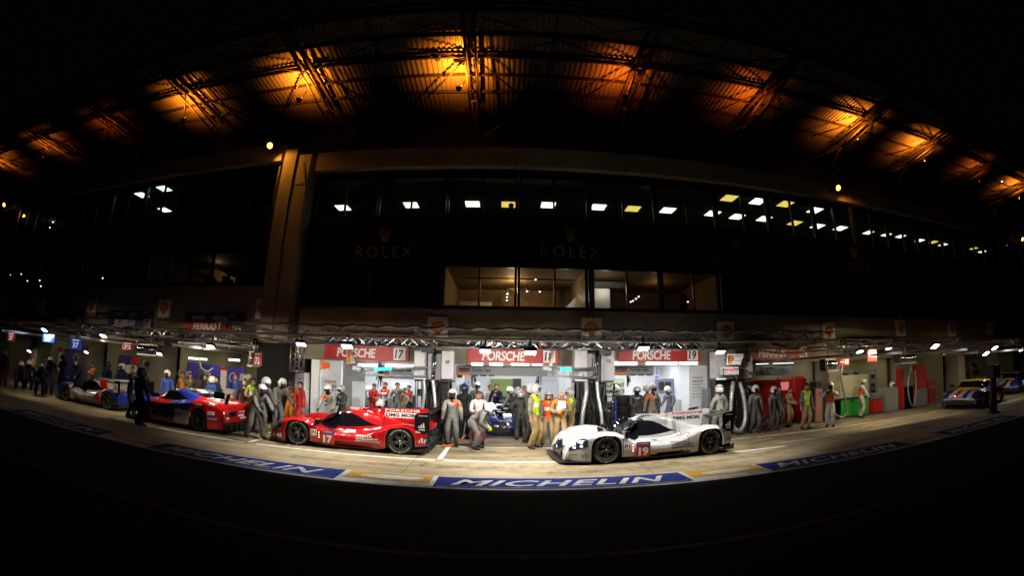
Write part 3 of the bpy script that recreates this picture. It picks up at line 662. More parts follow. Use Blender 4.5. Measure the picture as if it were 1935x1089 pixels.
for i, s in enumerate(('INTELLIGENT','PERFORMANCE')):
    put_text(b, s, 1.5, .14, Matrix.Translation((.05, 1.2, 1.75-i*.22)) @ Matrix.Rotation(PI/2,4,'Z') @ Matrix.Rotation(PI/2,4,'X') @ Matrix.Diagonal((-1,1,1,1)) @ Matrix.Translation((-1.5,0,0)), 0, bold=.02)
    put_text(b, s, 1.35, .16, wall_at(.05, 2.4, 1.62-i*.25), 0, bold=.02)
b.build('slogan_lettering', m_txtblk, g19)
panel(g19,(1122,716,1180,790),17.05,M('slogan_wall', (.45,.48,.40), .5, var=.05))
g62 = garage(9.3,13.35,2.6,m_olive,'garage with olive walls and a bright red panel',24,(1,.92,.7))
panel(g62,(1404,716,1497,812),15.0,m_redw,'red_panel'); panel(g62,(1498,711,1520,800),14.9,m_redw,'red_panel'); panel(g62,(1428,692,1502,711),14.9,m_ggrey,'header_board')
b = MB()
for i, e_ in enumerate((1462,1452,1455)):                            # three name lines, unreadable in the photo
    for p0, p1 in ((1437,1441),(1444,1445.5),(1447,e_)): a, z0, c, z1 = on_wall(g62,p0,695+i*5,p1,698+i*5,14.9); b.box(a, 14.9-14.6-.006, z0, c, 14.9-14.6-.001, z1)
for i in range(3): a, z0, c, z1 = on_wall(g62,1473+2*i,698+i*2.6,1496-3*i,699.2+i*2.6,14.9); b.box(a, 14.9-14.6-.006, z0, c, 14.9-14.6-.001, z1)
b.build('header_lettering', m_txtblk, g62); panel(g62,(1476,722,1490,738),14.96,M('pink_emblem', (.9,.25,.25), .4, emit=.5, var=0),'lit_emblem', .02)
tubes(g62,((1430,1452,687),(1462,1500,686)),14.8,m_tubedim)
g88 = garage(14.4,18.6,2.6,m_olive,'garage with olive walls behind the green and white cabinet',20,(1,.92,.66))
g51 = garage(19.6,23.9,2.6,m_olive,'dim garage behind the red cabinets',8,(1,.85,.6))
g71 = garage(24.9,34,2.6,m_olive,'dim far right garage behind the cars',5,(1,.85,.6))
g72 = garage(-14.0,-9.5,3.2,m_olive,'garage with purple panels behind the red and blue car',20,(1,.95,.72))
panel(g72,(338,686,376,742),15.3,m_purple,'purple_panel'); words(g72,'RACING',(322,702,362,709),15.27,m_signw,bold=.03); panel(g72,(378,691,416,742),16.0,m_purple,'purple_panel')
panel(g72,(430,695,462,735),15.4,m_purple,'purple_panel'); words(g72,'SMP',(452,708,474,719),15.37,m_signw,bold=.03,shear=.2)
a, z0, c, z1 = on_wall(g72,432,706,449,722,15.37); b = MB(); cx_, cz_ = (a+c)/2, (z0+z1)/2
for k in range(24):
    a0, a1 = 2*PI*k/24, 2*PI*(k+1)/24; b.prism([(cx_+.21*math.cos(a0),cz_+.21*math.sin(a0)),(cx_+.21*math.cos(a1),cz_+.21*math.sin(a1)),(cx_+.175*math.cos(a1),cz_+.175*math.sin(a1)),(cx_+.175*math.cos(a0),cz_+.175*math.sin(a0))], .76, .765)
b.build('ring_emblem', m_signw, g72)
panel(g72,(416,694,428,735),15.4,m_signw,'white_panel'); panel(g72,(416,694,428,700),15.38,m_signred,'red_heading'); tubes(g72,((356,390,677),(432,452,680)),14.9,m_tubedim)
panel(g72,(386,705,398,735),15.9,m_cream,'cream_door')
g37 = garage(-19.3,-15.0,3.2,m_olive,'garage with red and blue panels behind the white and blue car',9,(1,.95,.72))
panel(g37,(200,674,262,722),15.6,m_purple,'purple_panel')
for k, m in enumerate((m_signred, m_signblue, m_signred)):
    a, z0, c, z1 = on_wall(g37,200+k*20,675,222+k*20,705,15.57); MB().prism([(a,z0),(a+.35,z0),(c+.3,z1),(a+.35,z1)],.965,.975).build('diagonal_stripe', m, g37)
panel(g37,(236,692,258,705),15.55,m_signw,'white_panel')
g27 = garage(-24.9,-20.6,3.2,m_olive,'dim garage with a purple panel left of the white and blue car',7,(1,.95,.75))
panel(g27,(118,664,166,720),15.4,m_purple,'purple_panel'); panel(g27,(108,658,119,700),15.4,m_signw,'white_panel'); panel(g27,(108,658,119,665),15.38,m_signred,'red_heading')
a, z0, c, z1 = on_wall(g27,136,672,152,685,15.37); b = MB(); cx_, cz_ = (a+c)/2, (z0+z1)/2
for k in range(20):
    a0, a1 = 2*PI*k/20, 2*PI*(k+1)/20; b.prism([(cx_+.3*math.cos(a0),cz_+.3*math.sin(a0)),(cx_+.3*math.cos(a1),cz_+.3*math.sin(a1)),(cx_+.25*math.cos(a1),cz_+.25*math.sin(a1)),(cx_+.25*math.cos(a0),cz_+.25*math.sin(a0))], .76, .765)
b.build('ring_emblem', m_signw, g27)
g29 = garage(-34,-25.8,3.2,m_olive,'dim garage at the far left edge',6,(1,.9,.7))
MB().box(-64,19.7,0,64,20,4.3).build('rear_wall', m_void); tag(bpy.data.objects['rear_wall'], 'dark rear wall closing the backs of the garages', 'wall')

# ================================================================ gantries: aluminium box trusses over the pit boxes
def truss(b, p, q, s=.30, r=.024, bay=.34, up=Vector((0,0,1))):
    p = Vector(p); q = Vector(q); d = q-p; L = d.length; d.normalize(); side = d.cross(up).normalized(); u = side.cross(d).normalized(); h = s/2
    C = [side*h*i+u*h*j for i, j in ((1,1),(-1,1),(-1,-1),(1,-1))]
    for c in C: b.tube(p+c, q+c, r, 6)
    n = max(2, int(L/bay))
    for k in range(n):
        a, e = p+d*(L*k/n), p+d*(L*(k+1)/n)
        for i in range(4):
            c0, c1 = C[i], C[(i+1)%4]
            if k % 2: c0, c1 = c1, c0
            b.tube(a+c0, e+c1, r*.42, 4, caps=False)
    for e in (p, q):
        for i in range(4): b.tube(e+C[i], e+C[(i+1)%4], r, 6)
def sst_(t): return t*t*(3-2*t)
G = thing('gantry', 'long aluminium truss gantry over the two sports prototypes', 'gantry', (0,12,3.1))
def gpart(b, name, mat=m_alu, T=G):
    o = b.build(name, mat, T); o.matrix_parent_inverse = Matrix.Translation(-T.location); return o
b = MB(); truss(b,(-8.75,11.0,3.22),(9.75,11.0,3.22)); gpart(b,'front_truss')
b = MB(); truss(b,(-7.1,12.9,3.10),(10.7,12.9,3.10),.28); gpart(b,'rear_truss')
for x0, x1 in ((-8.6,-7.1),(-2.35,-2.2),(3.2,3.35),(9.6,10.6)):
    b = MB(); truss(b,(x0,11.15,3.2),(x1,12.76,3.1),.28); gpart(b,'cross_truss')
for x in (-7.1,):
    b = MB(); truss(b,(x,13.3,3.0),(x,13.3,2.0),.36,.025,.25,Vector((0,1,0))); gpart(b,'hanging_tower')
    b = MB(); b.path([(x+.0+.27*math.cos(a*PI/6), 13.3+.27*math.sin(a*PI/6), 2.0-.0030*a*2) for a in range(0,130)], .014, 5); gpart(b,'cable_coil', m_blk)
for k, x in enumerate((-2.3, 3.2, 8.3)):
    b = MB(); b.box(x-.05,12.98,1.95,x+.05,13.06,2.96); gpart(b,'drop_post',m_steelgrey)
rr = random.Random(21)
for k in range(9):                                                   # cables clipped along the gantry, sagging between the trusses
    x0 = -8+k*2.0+rr.uniform(-.4,.4); x1 = x0+rr.uniform(1.6,3.0); y0 = rr.choice((10.86,11.14)); y1 = rr.choice((12.78,13.02)); zc = 3.0
    b = MB(); pts = [(x0+(x1-x0)*t/10, y0+(y1-y0)*sst_(t/10), zc+.02-.16*rr.uniform(.5,1)*math.sin(PI*t/10)) for t in range(11)]; b.path(pts,.016,5); gpart(b,'gantry_cable',m_blk)
for k in range(7):
    x0 = -6.5+k*2.5; b = MB(); b.path([(x0+2.4*t/12, 10.84, 3.36+.03*math.sin(t*1.7)) for t in range(13)],.022,5); gpart(b,'cable_run',m_blk); b = MB(); b.path([(x0+2.4*t/12, 12.76, 3.24-.04*abs(math.sin(t*PI/6))) for t in range(13)],.014,5); gpart(b,'cable_run',m_blk)
for k, (x, y, z) in enumerate(((-2.35,12.9,2.95),(3.25,12.9,2.95),(8.3,12.9,2.95))):
    b = MB(); b.box(x-.20,y-.10,z-.16,x+.20,y+.10,z); b.tube((x,y,z),(x,y,z+.12),.03,6); b.lathe([(.07,-.20),(.09,-.17),(.07,-.1)],10,(x+.1,y,z)); gpart(b,'junction_box',m_blk)
# team gantries to the left and right, seen end on: beams running back to the wall
def side_gantry(lab, xs, z, yn):
    T = thing('gantry', lab, 'gantry', ((xs[0]+xs[-1])/2, 12.2, z))
    b = MB(); truss(b,(xs[0],12.6,z+.15),(xs[-1],12.6,z+.15),.28); gpart(b,'long_truss',T=T)
    b = MB(); truss(b,(xs[0],14.0,z+.15),(xs[-1],14.0,z+.15),.26); gpart(b,'long_truss',T=T)
    for x in xs:
        b = MB(); truss(b,(x,yn,z),(x,13.9,z),.28); gpart(b,'cross_truss',T=T)
        b = MB(); b.box(x-.12,yn-.4,z-.42,x-.02,13.6,z-.34); gpart(b,'light_bar',T=T)
        for yy in (yn+.1,12.8): b = MB(); b.tube((x-.07,yy,z-.36),(x-.07,yy,z-.1),.018,6); gpart(b,'bar_hanger',T=T)
    return T
side_gantry('dim truss gantry over the red and blue car', (-9.6,-14.6), 2.92, 10.2)
side_gantry('dim truss gantry over the white and blue car', (-15.2,-20.3), 2.95, 10.2)
side_gantry('dim truss gantry at the far left', (-20.9,-25.8,-30.5), 2.95, 10.2)
side_gantry('dim truss gantry over the green garage', (11.2,14.1,19.0), 2.95, 10.8)
side_gantry('dim truss gantry over the car numbered 51', (19.6,24.4), 2.8, 10.6)
side_gantry('dim truss gantry at the far right', (25.0,30,36), 2.8, 10.6)

# ================================================================ gantry lamps
m_led = M('pit_lamp_face', (1,1,1), .5, var=0, emit=14, ecol=(.96,.97,1))
def pit_lamp(px, py, Y, power, lab, tilt=25, size=1.7, col=None, r=.125):
    p = onY(px, py, Y)
    t = thing('pit_lamp', lab, 'lamp', p, 0, 'white lamps on the gantries')
    m = Matrix.Rotation(R(-tilt),4,'X')
    MB().box(-r, -r*.6, -.012, r, r*.6, 0, mat=m).build('lamp_face', m_led, t)
    b = MB(); b.box(-r-.02, -r*.6-.02, .003, r+.02, r*.6+.02, .09, mat=m); b.tube((0,0,.08),(0,.06,.30),.02,6); b.build('lamp_housing', m_blk, t)
    if Y < 10.2 or (Y < 11 and abs(p.x) < 8): b = MB(); b.tube((0,.06,.30),(0,11.0-Y,.42),.02,6); b.build('arm', m_alu, t)
    if power:
        col = col or (WHITE if abs(p.x-.5) < 7.5 else (1,.84,.56)); power *= 1 if abs(p.x-.5) < 7.5 else 2.3
        l = lamp('SPOT','pit_lamp_light',(0,-.03,-.05),power,col,t,spot_size=R(150),spot_blend=.25,shadow_soft_size=.12); l.rotation_euler = (R(34 if abs(p.x-.5) < 7.5 else 47),0,0)
PW = 420
pit_lamp(569,651,10.6,PW*.8,'white lamp on the gantry nearest the hanging tower')
pit_lamp(656,655,9.5,PW,'white lamp on the gantry above the tail of the red car')
pit_lamp(917,664,10.4,PW*1.2,'white lamp in front of the board 18, nearer its left')
pit_lamp(1002,667,9.5,PW*1.2,'white lamp in front of the board 18, nearer its number')
pit_lamp(1216,659,9.5,PW*1.1,'thin white lamp in front of the board 19')
pit_lamp(1361,666,10.5,PW*.9,'white lamp above the sign with the red light')
pit_lamp(1625,665,11.6,75,'first white lamp right of the red racing board, by the green garage')
pit_lamp(1679,659,11.6,60,'white lamp between the green garage and the red cabinets')
pit_lamp(1767,655,11.3,45,'large white lamp above the red cabinets',35,r=.2)
pit_lamp(1782,671,12.6,0,'small white lamp below and right of the large one',20,r=.1)
pit_lamp(1880,658,11.3,40,'white lamp above the dark post at the right',30,r=.2)
pit_lamp(1863,669,11.6,25,'dim white lamp left of the dark post',30,r=.2)
pit_lamp(1931,661,11.3,15,'white lamp at the right edge',30,r=.2)
pit_lamp(398,656,11.3,190,'bright white lamp above the red and blue car',30,r=.13)
pit_lamp(301,669,11.3,90,'small white lamp above the helmeted man left of the red and blue car',30,r=.09)
pit_lamp(195,635,11.0,120,'white lamp left of the red 72 sign',30,r=.14)
pit_lamp(272,656,12.3,30,'white lamp right of the red 72 sign',30,r=.1)
pit_lamp(84,624,11.0,50,'white lamp above the left blue 37 sign',30,r=.15)
pit_lamp(163,666,13.2,10,'faint white lamp above the purple panel at the left',30,r=.10)
pit_lamp(55,664,13.4,8,'small white lamp low at the far left',30,r=.12)
for x, e, lab in ((-5.8,300,0),(-.2,330,0),(5.3,330,0)):
    pass

# ================================================================ refuelling rigs
m_rig = M('rig_white', (.46,.45,.46), .4, var=.04); m_rig2 = M('rig_grey', (.28,.28,.30), .45, var=.06); m_chrome = M('chrome', (.5,.5,.5), .12, metal=1, var=.05)
m_glow = M('green_indicator', (0,.6,.3), .4, var=0, emit=2.2, ecol=(.05,1,.55)); m_redglow = M('red_indicator', (.6,0,0), .4, var=0, emit=3.0, ecol=(1,.05,.06))
def hose(pts, r=.055, n=90):
    pts = [Vector(p) for p in pts]; out = []
    P = [pts[0]*2-pts[1]]+pts+[pts[-1]*2-pts[-2]]
    seg = len(pts)-1; per = max(4, n//seg)
    for i in range(seg):
        for k in range(per):
            t = k/per; a, b_, c, d = P[i:i+4]
            out.append(.5*((2*b_)+(c-a)*t+(2*a-5*b_+4*c-d)*t*t+(3*b_-a-3*c+d)*t**3))
    out.append(pts[-1]); b = MB(); b.path(out, r, 9, ridge=.16); return b
def rig(x0, x1, z0, z1, lab, arm_px, sign_kind, num):
    T = thing('refuelling_rig', lab, 'refuelling rig', ((x0+x1)/2, 13.2, 0), 0, 'refuelling rigs between the garages'); w = x1-x0; h = w/2
    for a, c in ((-h,-h+.42),(h-.40,h)):
        b = MB(); b.box(a,0,z0,c,.42,z1); o = b.build('tank_panel', m_rig, T); bv = o.modifiers.new('bevel','BEVEL'); bv.width = .015
    MB().box(-h+.43,.10,z0-.03,h-.41,.45,z1-.1).build('tank', m_rig2, T)
    b = MB(); b.lathe([(.045,-.06),(.06,-.05),(.06,0)],12,(h-.2,-.0,z1-.35),axis='Y'); b.box(-.06,-.02,z1-.55,.12,.09,z1-.18); b.build('valve', m_steelgrey, T)
    b = MB(); b.tube((0,-.12,z0-.15),(.02,-.12,z1+.12),.032,10); b.tube((.07,-.1,z0),(.07,-.12,z1+.05),.02,8); b.lathe([(.06,-.12),(.07,0),(.05,.1)],12,(0,-.12,z0+.1)); b.build('mast', m_chrome, T)
    b = MB()                                                         # black base with racks, bottles and pipework
    b.box(-h+.08,.12,0,h-.06,.75,.95); b.box(-h+.2,.3,.95,h-.2,.75,z0-.05)
    rr = random.Random(num)
    for k in range(16):
        xx = rr.uniform(-h+.1,h-.1); b.tube((xx,rr.uniform(-.02,.12),rr.uniform(.1,.8)),(xx+rr.uniform(-.2,.2),rr.uniform(.0,.2),rr.uniform(1.2,z0)),rr.uniform(.012,.04),6)
    b.box(-h+.02,.05,z0-.10,h-.02,.5,z0-.04); b.build('base_rack', m_blk, T)
    for k in range(5):
        b = MB(); xx = rr.uniform(-h+.1,h-.1); zz = rr.uniform(.3,1.5); b.lathe([(.03,-.05),(.05,-.04),(.05,0)],10,(xx,-.02,zz),axis='Y'); b.build('pressure_gauge', m_chrome, T)
    MB().box(-h+.02,-.04,z0-.035,-h+.42,-.01,z0+.0).build('light_strip', M('rig_strip', (.9,.9,.9), .4, var=0, emit=.9), T)
    if arm_px:
        loc = T.location
        e1 = onY(*arm_px[0], arm_px[4])-loc; e2 = onY(*arm_px[1], arm_px[4])-loc
        s1 = Vector((0,-.12,z0+.36)); s2 = Vector((0,-.12,z0+.05))
        b = MB(); b.tube(s1, e1, .042, 10); b.tube(s2, e2, .036, 10); b.tube(e1, e2, .03, 8)
        for t_ in (.3,.62): b.tube(s1.lerp(e1,t_)+Vector((0,0,.05)), s2.lerp(e2,t_)-Vector((0,0,.05)), .02, 6)
        b.lathe([(.05,-.1),(.08,-.05),(.08,.05),(.04,.12)],10,e1); b.box(e1.x-.22,e1.y-.06,e1.z-.02,e1.x-.05,e1.y+.06,e1.z+.1); b.build('boom', m_steelgrey, T)
        p = s1.lerp(e1,.58); q = s1.lerp(e1,.80); MB().tube(p+Vector((0,-.03,0)), q+Vector((0,-.03,0)), .047, 10).build('green_light', m_glow, T)
        # swivelling number board on the boom
        quad_ = [onY(x_, y_, yy)-loc for x_, y_, yy in arm_px[3]]
        b = MB(); n_ = Vector((.0,.03,0)); A = [b.bm.verts.new(v) for v in quad_]; B_ = [b.bm.verts.new(v+n_) for v in quad_]
        b._f(A); b._f(B_[::-1])
        for i in range(4): b._f([A[(i+1)%4],A[i],B_[i],B_[(i+1)%4]])
        o = b.build('number_board', m_signw, T)
        u = (quad_[1]-quad_[0]); v = quad_[3]-quad_[0]; n2 = u.cross(v).normalized(); n2 = n2 if n2.y < 0 else -n2
        mt = Matrix((( *[u.x, v.x, n2.x], 0),( *[u.y, v.y, n2.y], 0),( *[u.z, v.z, n2.z], 0),(0,0,0,1)))
        mt = Matrix.Translation(quad_[0]+n2*.006) @ mt
        b = MB(); put_text(b,'PORSCHE',.45,.09,mt@Matrix.Translation((.45,.78,0)),1,bold=.03); put_text(b,'Porsche Team',.40,.07,mt@Matrix.Translation((.48,.52,0)),0,bold=.03); put_text(b,num,.24,.34,mt@Matrix.Translation((.10,.42,.002)),0,bold=.03)
        b.quad([mt@Vector(p_) for p_ in ((.04,.05,0),(.40,.05,0),(.40,.36,0),(.04,.36,0))],2); b.quad([mt@Vector(p_) for p_ in ((.04,.37,0),(.40,.37,0),(.40,.95,0),(.04,.95,0))],3)
        b.build('board_lettering', [m_txtblk, m_signred, m_yel, m_orange], o)
    return T
r1 = rig(-2.86,-1.56,1.96,2.86,'white refuelling rig above the tail of the red car',((680,699),(690,708),None,((655,688,11.7),(672,687,12.1),(663,661,12.1),(655,655,11.7)),12.0),1,'17')
r2 = rig(2.32,3.66,1.99,2.95,'white refuelling rig left of board 19',((1040,699),(1046,710),None,((1037,692,12.1),(1043,692,11.6),(1048,664,11.6),(1042,664,12.1)),12.0),1,'18')
r3 = rig(7.36,8.95,1.95,2.90,'white refuelling rig with a red lit number sign and a hanging loop of hose',None,2,'19')
# hoses hang from the rigs but are fixed to them
def rig_hose(T, pts, r=.055):
    o = hose([onY(x, y, Y)-T.location for x, y, Y in pts], r).build('silver_hose', m_silver, T)
rig_hose(r1,((801,718,13.0),(802,745,13.0),(798,775,13.0),(796,800,13.0))); rig_hose(r1,((818,718,13.05),(821,745,13.0),(823,775,12.9),(818,805,12.8)))
rig_hose(r2,((1107,722,13.0),(1108,745,13.0),(1102,775,12.9),(1098,808,12.8)),.07); rig_hose(r2,((1128,722,13.05),(1130,748,13.0),(1135,775,12.9),(1138,805,12.8)))
rig_hose(r3,((1386,722,12.9),(1383,745,12.8),(1381,780,12.7),(1385,806,12.6),(1394,815,12.6),(1404,808,12.6),(1409,785,12.7),(1405,750,12.8),(1398,722,12.9)),.075)
# rig 19's sign box with the red light
b = MB(); loc = r3.location
a = onY(1374,690,12.3)-loc; c = onY(1404,669,12.3)-loc
b.prism([(a.x,a.z),(c.x-.12,a.z),(c.x+.04,c.z),(a.x+.05,c.z)],a.y,a.y+.05); o = b.build('number_board', m_signw, r3)
b = MB(); w_ = c.x-a.x; h_ = c.z-a.z
b.prism([(a.x+.03,a.z+.04),(a.x+.18,a.z+.04),(a.x+.18,a.z+h_*.5),(a.x+.03,a.z+h_*.5)],a.y-.006,a.y-.002,2); b.prism([(a.x+.03,a.z+h_*.5),(a.x+.18,a.z+h_*.5),(a.x+.18,c.z-.03),(a.x+.03,c.z-.03)],a.y-.006,a.y-.002,3)
put_text(b,'19',.22,.2,wall_at(a.x+.05,a.y-.009,a.z+.1),0,bold=.03); put_text(b,'PORSCHE',.28,.06,wall_at(a.x+w_*.45,a.y-.004,c.z-.11),1,bold=.02); put_text(b,'Porsche Team',.25,.045,wall_at(a.x+w_*.46,a.y-.004,c.z-.24),0,bold=.02); b.build('board_lettering',[m_txtblk,m_signred,m_yel,m_orange],o)
b = MB(); a = onY(1369,709,12.2)-loc; c = onY(1396,693,12.2)-loc; b.box(a.x,a.y,a.z,c.x,a.y+.3,c.z); b.build('signal_box', m_rig, r3)
a = onY(1377,702,12.17)-loc; c = onY(1386,699,12.17)-loc; MB().box(a.x,a.y,a.z,c.x,a.y+.02,c.z).build('red_light', m_redglow, r3)
b = MB(); a = onY(1366,712,12.1)-loc; c = onY(1418,709,12.1)-loc; b.box(a.x,a.y,a.z,c.x,a.y+.05,c.z); a = onY(1366,699,12.1)-loc; c = onY(1412,697,12.1)-loc; b.box(a.x,a.y,a.z,c.x,a.y+.04,c.z)
for xx in (1367,1411): p = onY(xx,697,12.1)-loc; q = onY(xx,712,12.1)-loc; b.tube(p,q,.02,6)
b.tube((.1,-.1,2.3),(c.x-.1,c.y,c.z),.04,8); b.build('boom', m_blk, r3)
for T, e in ((r1,9),(r2,9),(r3,7)):
    pass

# ================================================================ hanging number signs of the other teams
def num_sign(px0, py0, px1, py1, Y, num, mat, lab, tcol=None):
    a = onY(px0,py1,Y); c = onY(px1,py0,Y); t = thing('number_sign', lab, 'sign', (a.x,Y,a.z), 0, 'hanging number signs'); w = c.x-a.x; h = c.z-a.z
    MB().box(0,0,0,w,.05,h).build('sign_panel', mat, t)
    b = MB()
    if num == '62': put_text(b,num,w*.36,h*.5,wall_at(w*.55,-.004,h*.25),0,bold=.03); b.box(w*.10,-.004,h*.42,w*.45,-.001,h*.58,0)
    elif num: put_text(b,num,w*.62,h*.52,wall_at(w*.2,-.004,h*.12),0,bold=.03); b.box(w*.15,-.004,h*.78,w*.85,-.001,h*.9,0)
    else: b.box(w*.04,-.004,h*.36,w*.96,-.001,h*.62,0)
    b.build('number', tcol or m_signw, t)
    for f in (.2,.8): b = MB(); b.tube((w*f,.025,h),(w*f,.025,h+.3),.012,6); b.build('hanger', m_blk, t)
m_sgr = M('lit_sign_red', (.5,.05,.03), .4, var=.05, emit=.12, ecol=(1,.1,.04)); m_sgb = M('lit_sign_blue', (.02,.12,.5), .4, var=.05, emit=.25, ecol=(.02,.12,.8)); m_sgw = M('lit_sign_letters', (.8,.8,.8), .4, var=0, emit=.5)
num_sign(230,648,252,661,11.2,'72',m_sgr,'red hanging sign with a pale 72',m_sgw)
num_sign(133,641,153,659,11.2,'37',m_sgb,'blue hanging sign 37 nearer the pillar',m_sgw)
num_sign(80,633,103,646,11.2,'37',m_sgb,'blue hanging sign 37 farther from the pillar',m_sgw)
num_sign(14,629,28,644,11.2,'27',m_sgr,'dark red hanging sign 27 at the left edge',m_sgw)
num_sign(479,666,494,691,11.8,'72',M('dim_sign_red', (.35,.05,.03), .4),'dim red sign 72 on the small gantry left of the round column')
num_sign(1586,678,1604,691,11.8,'62',m_sgr,'small red hanging sign 62 beside the shiny boxes',m_sgw)
num_sign(1641,659,1656,684,12.0,'',m_sgr,'upright red board with a white band hanging over the green garage',m_sgw)

# shiny instrument boxes on the gantry arms
def shiny(px0, py0, px1, py1, Y, lab):
    a = onY(px0,py1,Y); c = onY(px1,py0,Y); t = thing('instrument_rack', lab, 'equipment rack', (a.x,Y,a.z), 0, 'shiny equipment racks'); w = c.x-a.x; h = c.z-a.z
    MB().box(0,.1,0,w,.45,h).build('case', m_blk, t)
    b = MB(); rr = random.Random(px0)
    for k in range(7): x = w*(k+.2)/7; b.tube((x,.05,.04),(x+rr.uniform(-.03,.03),.05,h-.04),w*.045,8)
    b.build('bottle', m_chrome, t); b = MB(); b.box(0,.02,-.05,w,.45,0); b.tube((w/2,.25,h),(w/2,.25,h+.35),.03,6); b.build('bracket', m_steelgrey, t)
shiny(1564,678,1584,700,12.4,'shiny bottle rack left of the small red 62 sign'); shiny(1704,668,1732,686,12.4,'shiny bottle rack above the red cabinets'); shiny(466,664,478,690,12.0,'shiny bottle rack left of the dim red sign 72'); shiny(258,652,296,668,12.0,'shiny bottle rack right of the red 72 sign')

# ================================================================ cabinets, tyres, trolleys
def cabinet(px0, py0, px1, Y, lab, body, top=None, depth=.6, split=.5, name='cabinet'):
    a = onY(px0,py0,Y); c = onY(px1,py0,Y); w = c.x-a.x; h = a.z
    t = thing(name, lab, 'cabinet', (a.x,Y,0), 0, None)
    b = MB(); b.box(0,0,.05,w,depth,h*split); o = b.build('cabinet_body', body, t)
    b = MB(); b.box(0,.01,h*split+.005,w,depth,h); b.build('upper_door', top or body, t)
    b = MB(); b.box(-.01,-.012,h*split-.02,w+.01,.0,h*split+.02); b.box(w*.46,-.03,h*split*.8,w*.54,-.005,h*split*.86); b.box(0,0,0,w,depth,.045); b.build('trim', m_blk if top else m_steelgrey, t)
    return t, w, h
t, w, h = cabinet(1573,712,1641,14.0,'large cabinet with a white upper half and bright green lower half',m_green,m_cream,.5,.46)
b = MB(); b.box(.0,-.006,h*.42,w,-.001,h*.47); b.build('dark_band', M('navy_band', (.01,.015,.08), .4), t); b = MB()
for fx in (.22,.72):
    for k in range(5): b.box(w*fx-.12+k*.06,-.006,h*.78+.03*abs(2-k),w*fx-.09+k*.06,-.002,h*.86)
b.build('green_emblem', M('pale_green', (.25,.36,.15), .5), t)
cabinet(1651,745,1668,14.0,'narrow red cabinet with a grey box on top, right of the green cabinet',m_redw,m_steelgrey,.5,.72)
cabinet(1675,735,1697,13.9,'grey cabinet with a helmet on top',m_rig2,None,.5,.9)
cabinet(1707,697,1728,14.0,'red cabinet half hidden by a hanging hose',m_redw,m_redw,.5,.55)
cabinet(1729,692,1751,14.0,'tall cabinet red above and grey below',m_steelgrey,m_redw,.5,.45)
cabinet(1754,718,1768,14.2,'narrow dark red cabinet left of the car numbered 51',M('dark_red', (.25,.01,.01), .5),None,.5,.7)
cabinet(1811,688,1824,15.2,'red locker behind the car numbered 51',m_redw,None,.4,.5)
cabinet(1538,735,1560,13.6,'black cabinet with a red line between the marshal and the white suited man',m_blk,m_blk,.6,.6)
cabinet(1514,716,1524,13.9,'dark red locker at the edge of the red panel',m_redw,m_redw,.4,.6)
cabinet(1542,722,1554,13.5,'rusty pink machine with a dark screen above the black cabinet',M('rust_pink', (.30,.14,.10), .6),m_blk,.4,.85)
cabinet(420,735,440,13.6,'silver drawer cabinet behind the spoiler of the red and blue car',m_rig,m_rig,.5,.5)
cabinet(1338,735,1348,13.9,'dark grey locker beside the right white garage',m_steelgrey,None,.5,.6)
def tyre_mesh(b, c, axis='Z', r=.345, w=.34, mat=None):
    prof = [(r*.58,-w*.42),(r*.66,-w*.5),(r*.90,-w*.5),(r*.985,-w*.42),(r,-w*.3),(r,w*.3),(r*.985,w*.42),(r*.90,w*.5),(r*.66,w*.5),(r*.58,w*.42),(r*.58,-w*.42)]
    b.lathe(prof, 28, c, axis, mat=mat, caps=False)
def tyre_stack(px, py, Y, n, lab):
    p = onY(px, py, Y)
    for k in range(n):
        b = MB(); tyre_mesh(b, (0,0,0)); o = b.build('tyre', m_rub); o.location = (p.x, Y, .175+k*.345)
        tag(o, lab+', '+['at the bottom','second from the bottom','third from the bottom','at the top'][k if k < n-1 else 3], 'tyre', 'stacked tyres')
tyre_stack(1176,790,14.9,4,'black tyre in the stack behind the canopy of the white car'); tyre_stack(1151,790,16.3,3,'black tyre in the stack beside the blue trolley')
def trolley(px, Y, lab):
    p = onY(px, 800, Y); t = thing('hand_trolley', lab, 'trolley', (p.x,Y,0)); m = M('blue_frame', (.03,.08,.42), .4, var=.05)
    b = MB()
    for s in (-.22,.22): b.tube((s,0,.12),(s,.08,1.35),.02,8)
    for z in (.3,.6,.9,1.2): b.tube((-.22,.05*z,z),(.22,.05*z,z),.016,6)
    b.tube((-.22,0,.3),(.22,.06,.9),.014,6); b.path([(-.22,.08,1.35),(-.15,.14,1.42),(.15,.14,1.42),(.22,.08,1.35)],.02,8); b.build('frame', m, t)
    for s in (-.26,.26): b = MB(); b.lathe([(.05,-.03),(.12,-.035),(.13,0),(.12,.035),(.05,.03)],16,(0,0,0)); o = b.build('wheel', m_rub, t); o.location = (s,.02,.13); o.rotation_euler = (0,PI/2,0)
    b = MB(); b.box(-.22,-.3,.04,.22,0,.06); b.build('toe_plate', m_steelgrey, t)
trolley(1152,13.4,'blue hand trolley behind the nose of the white car')
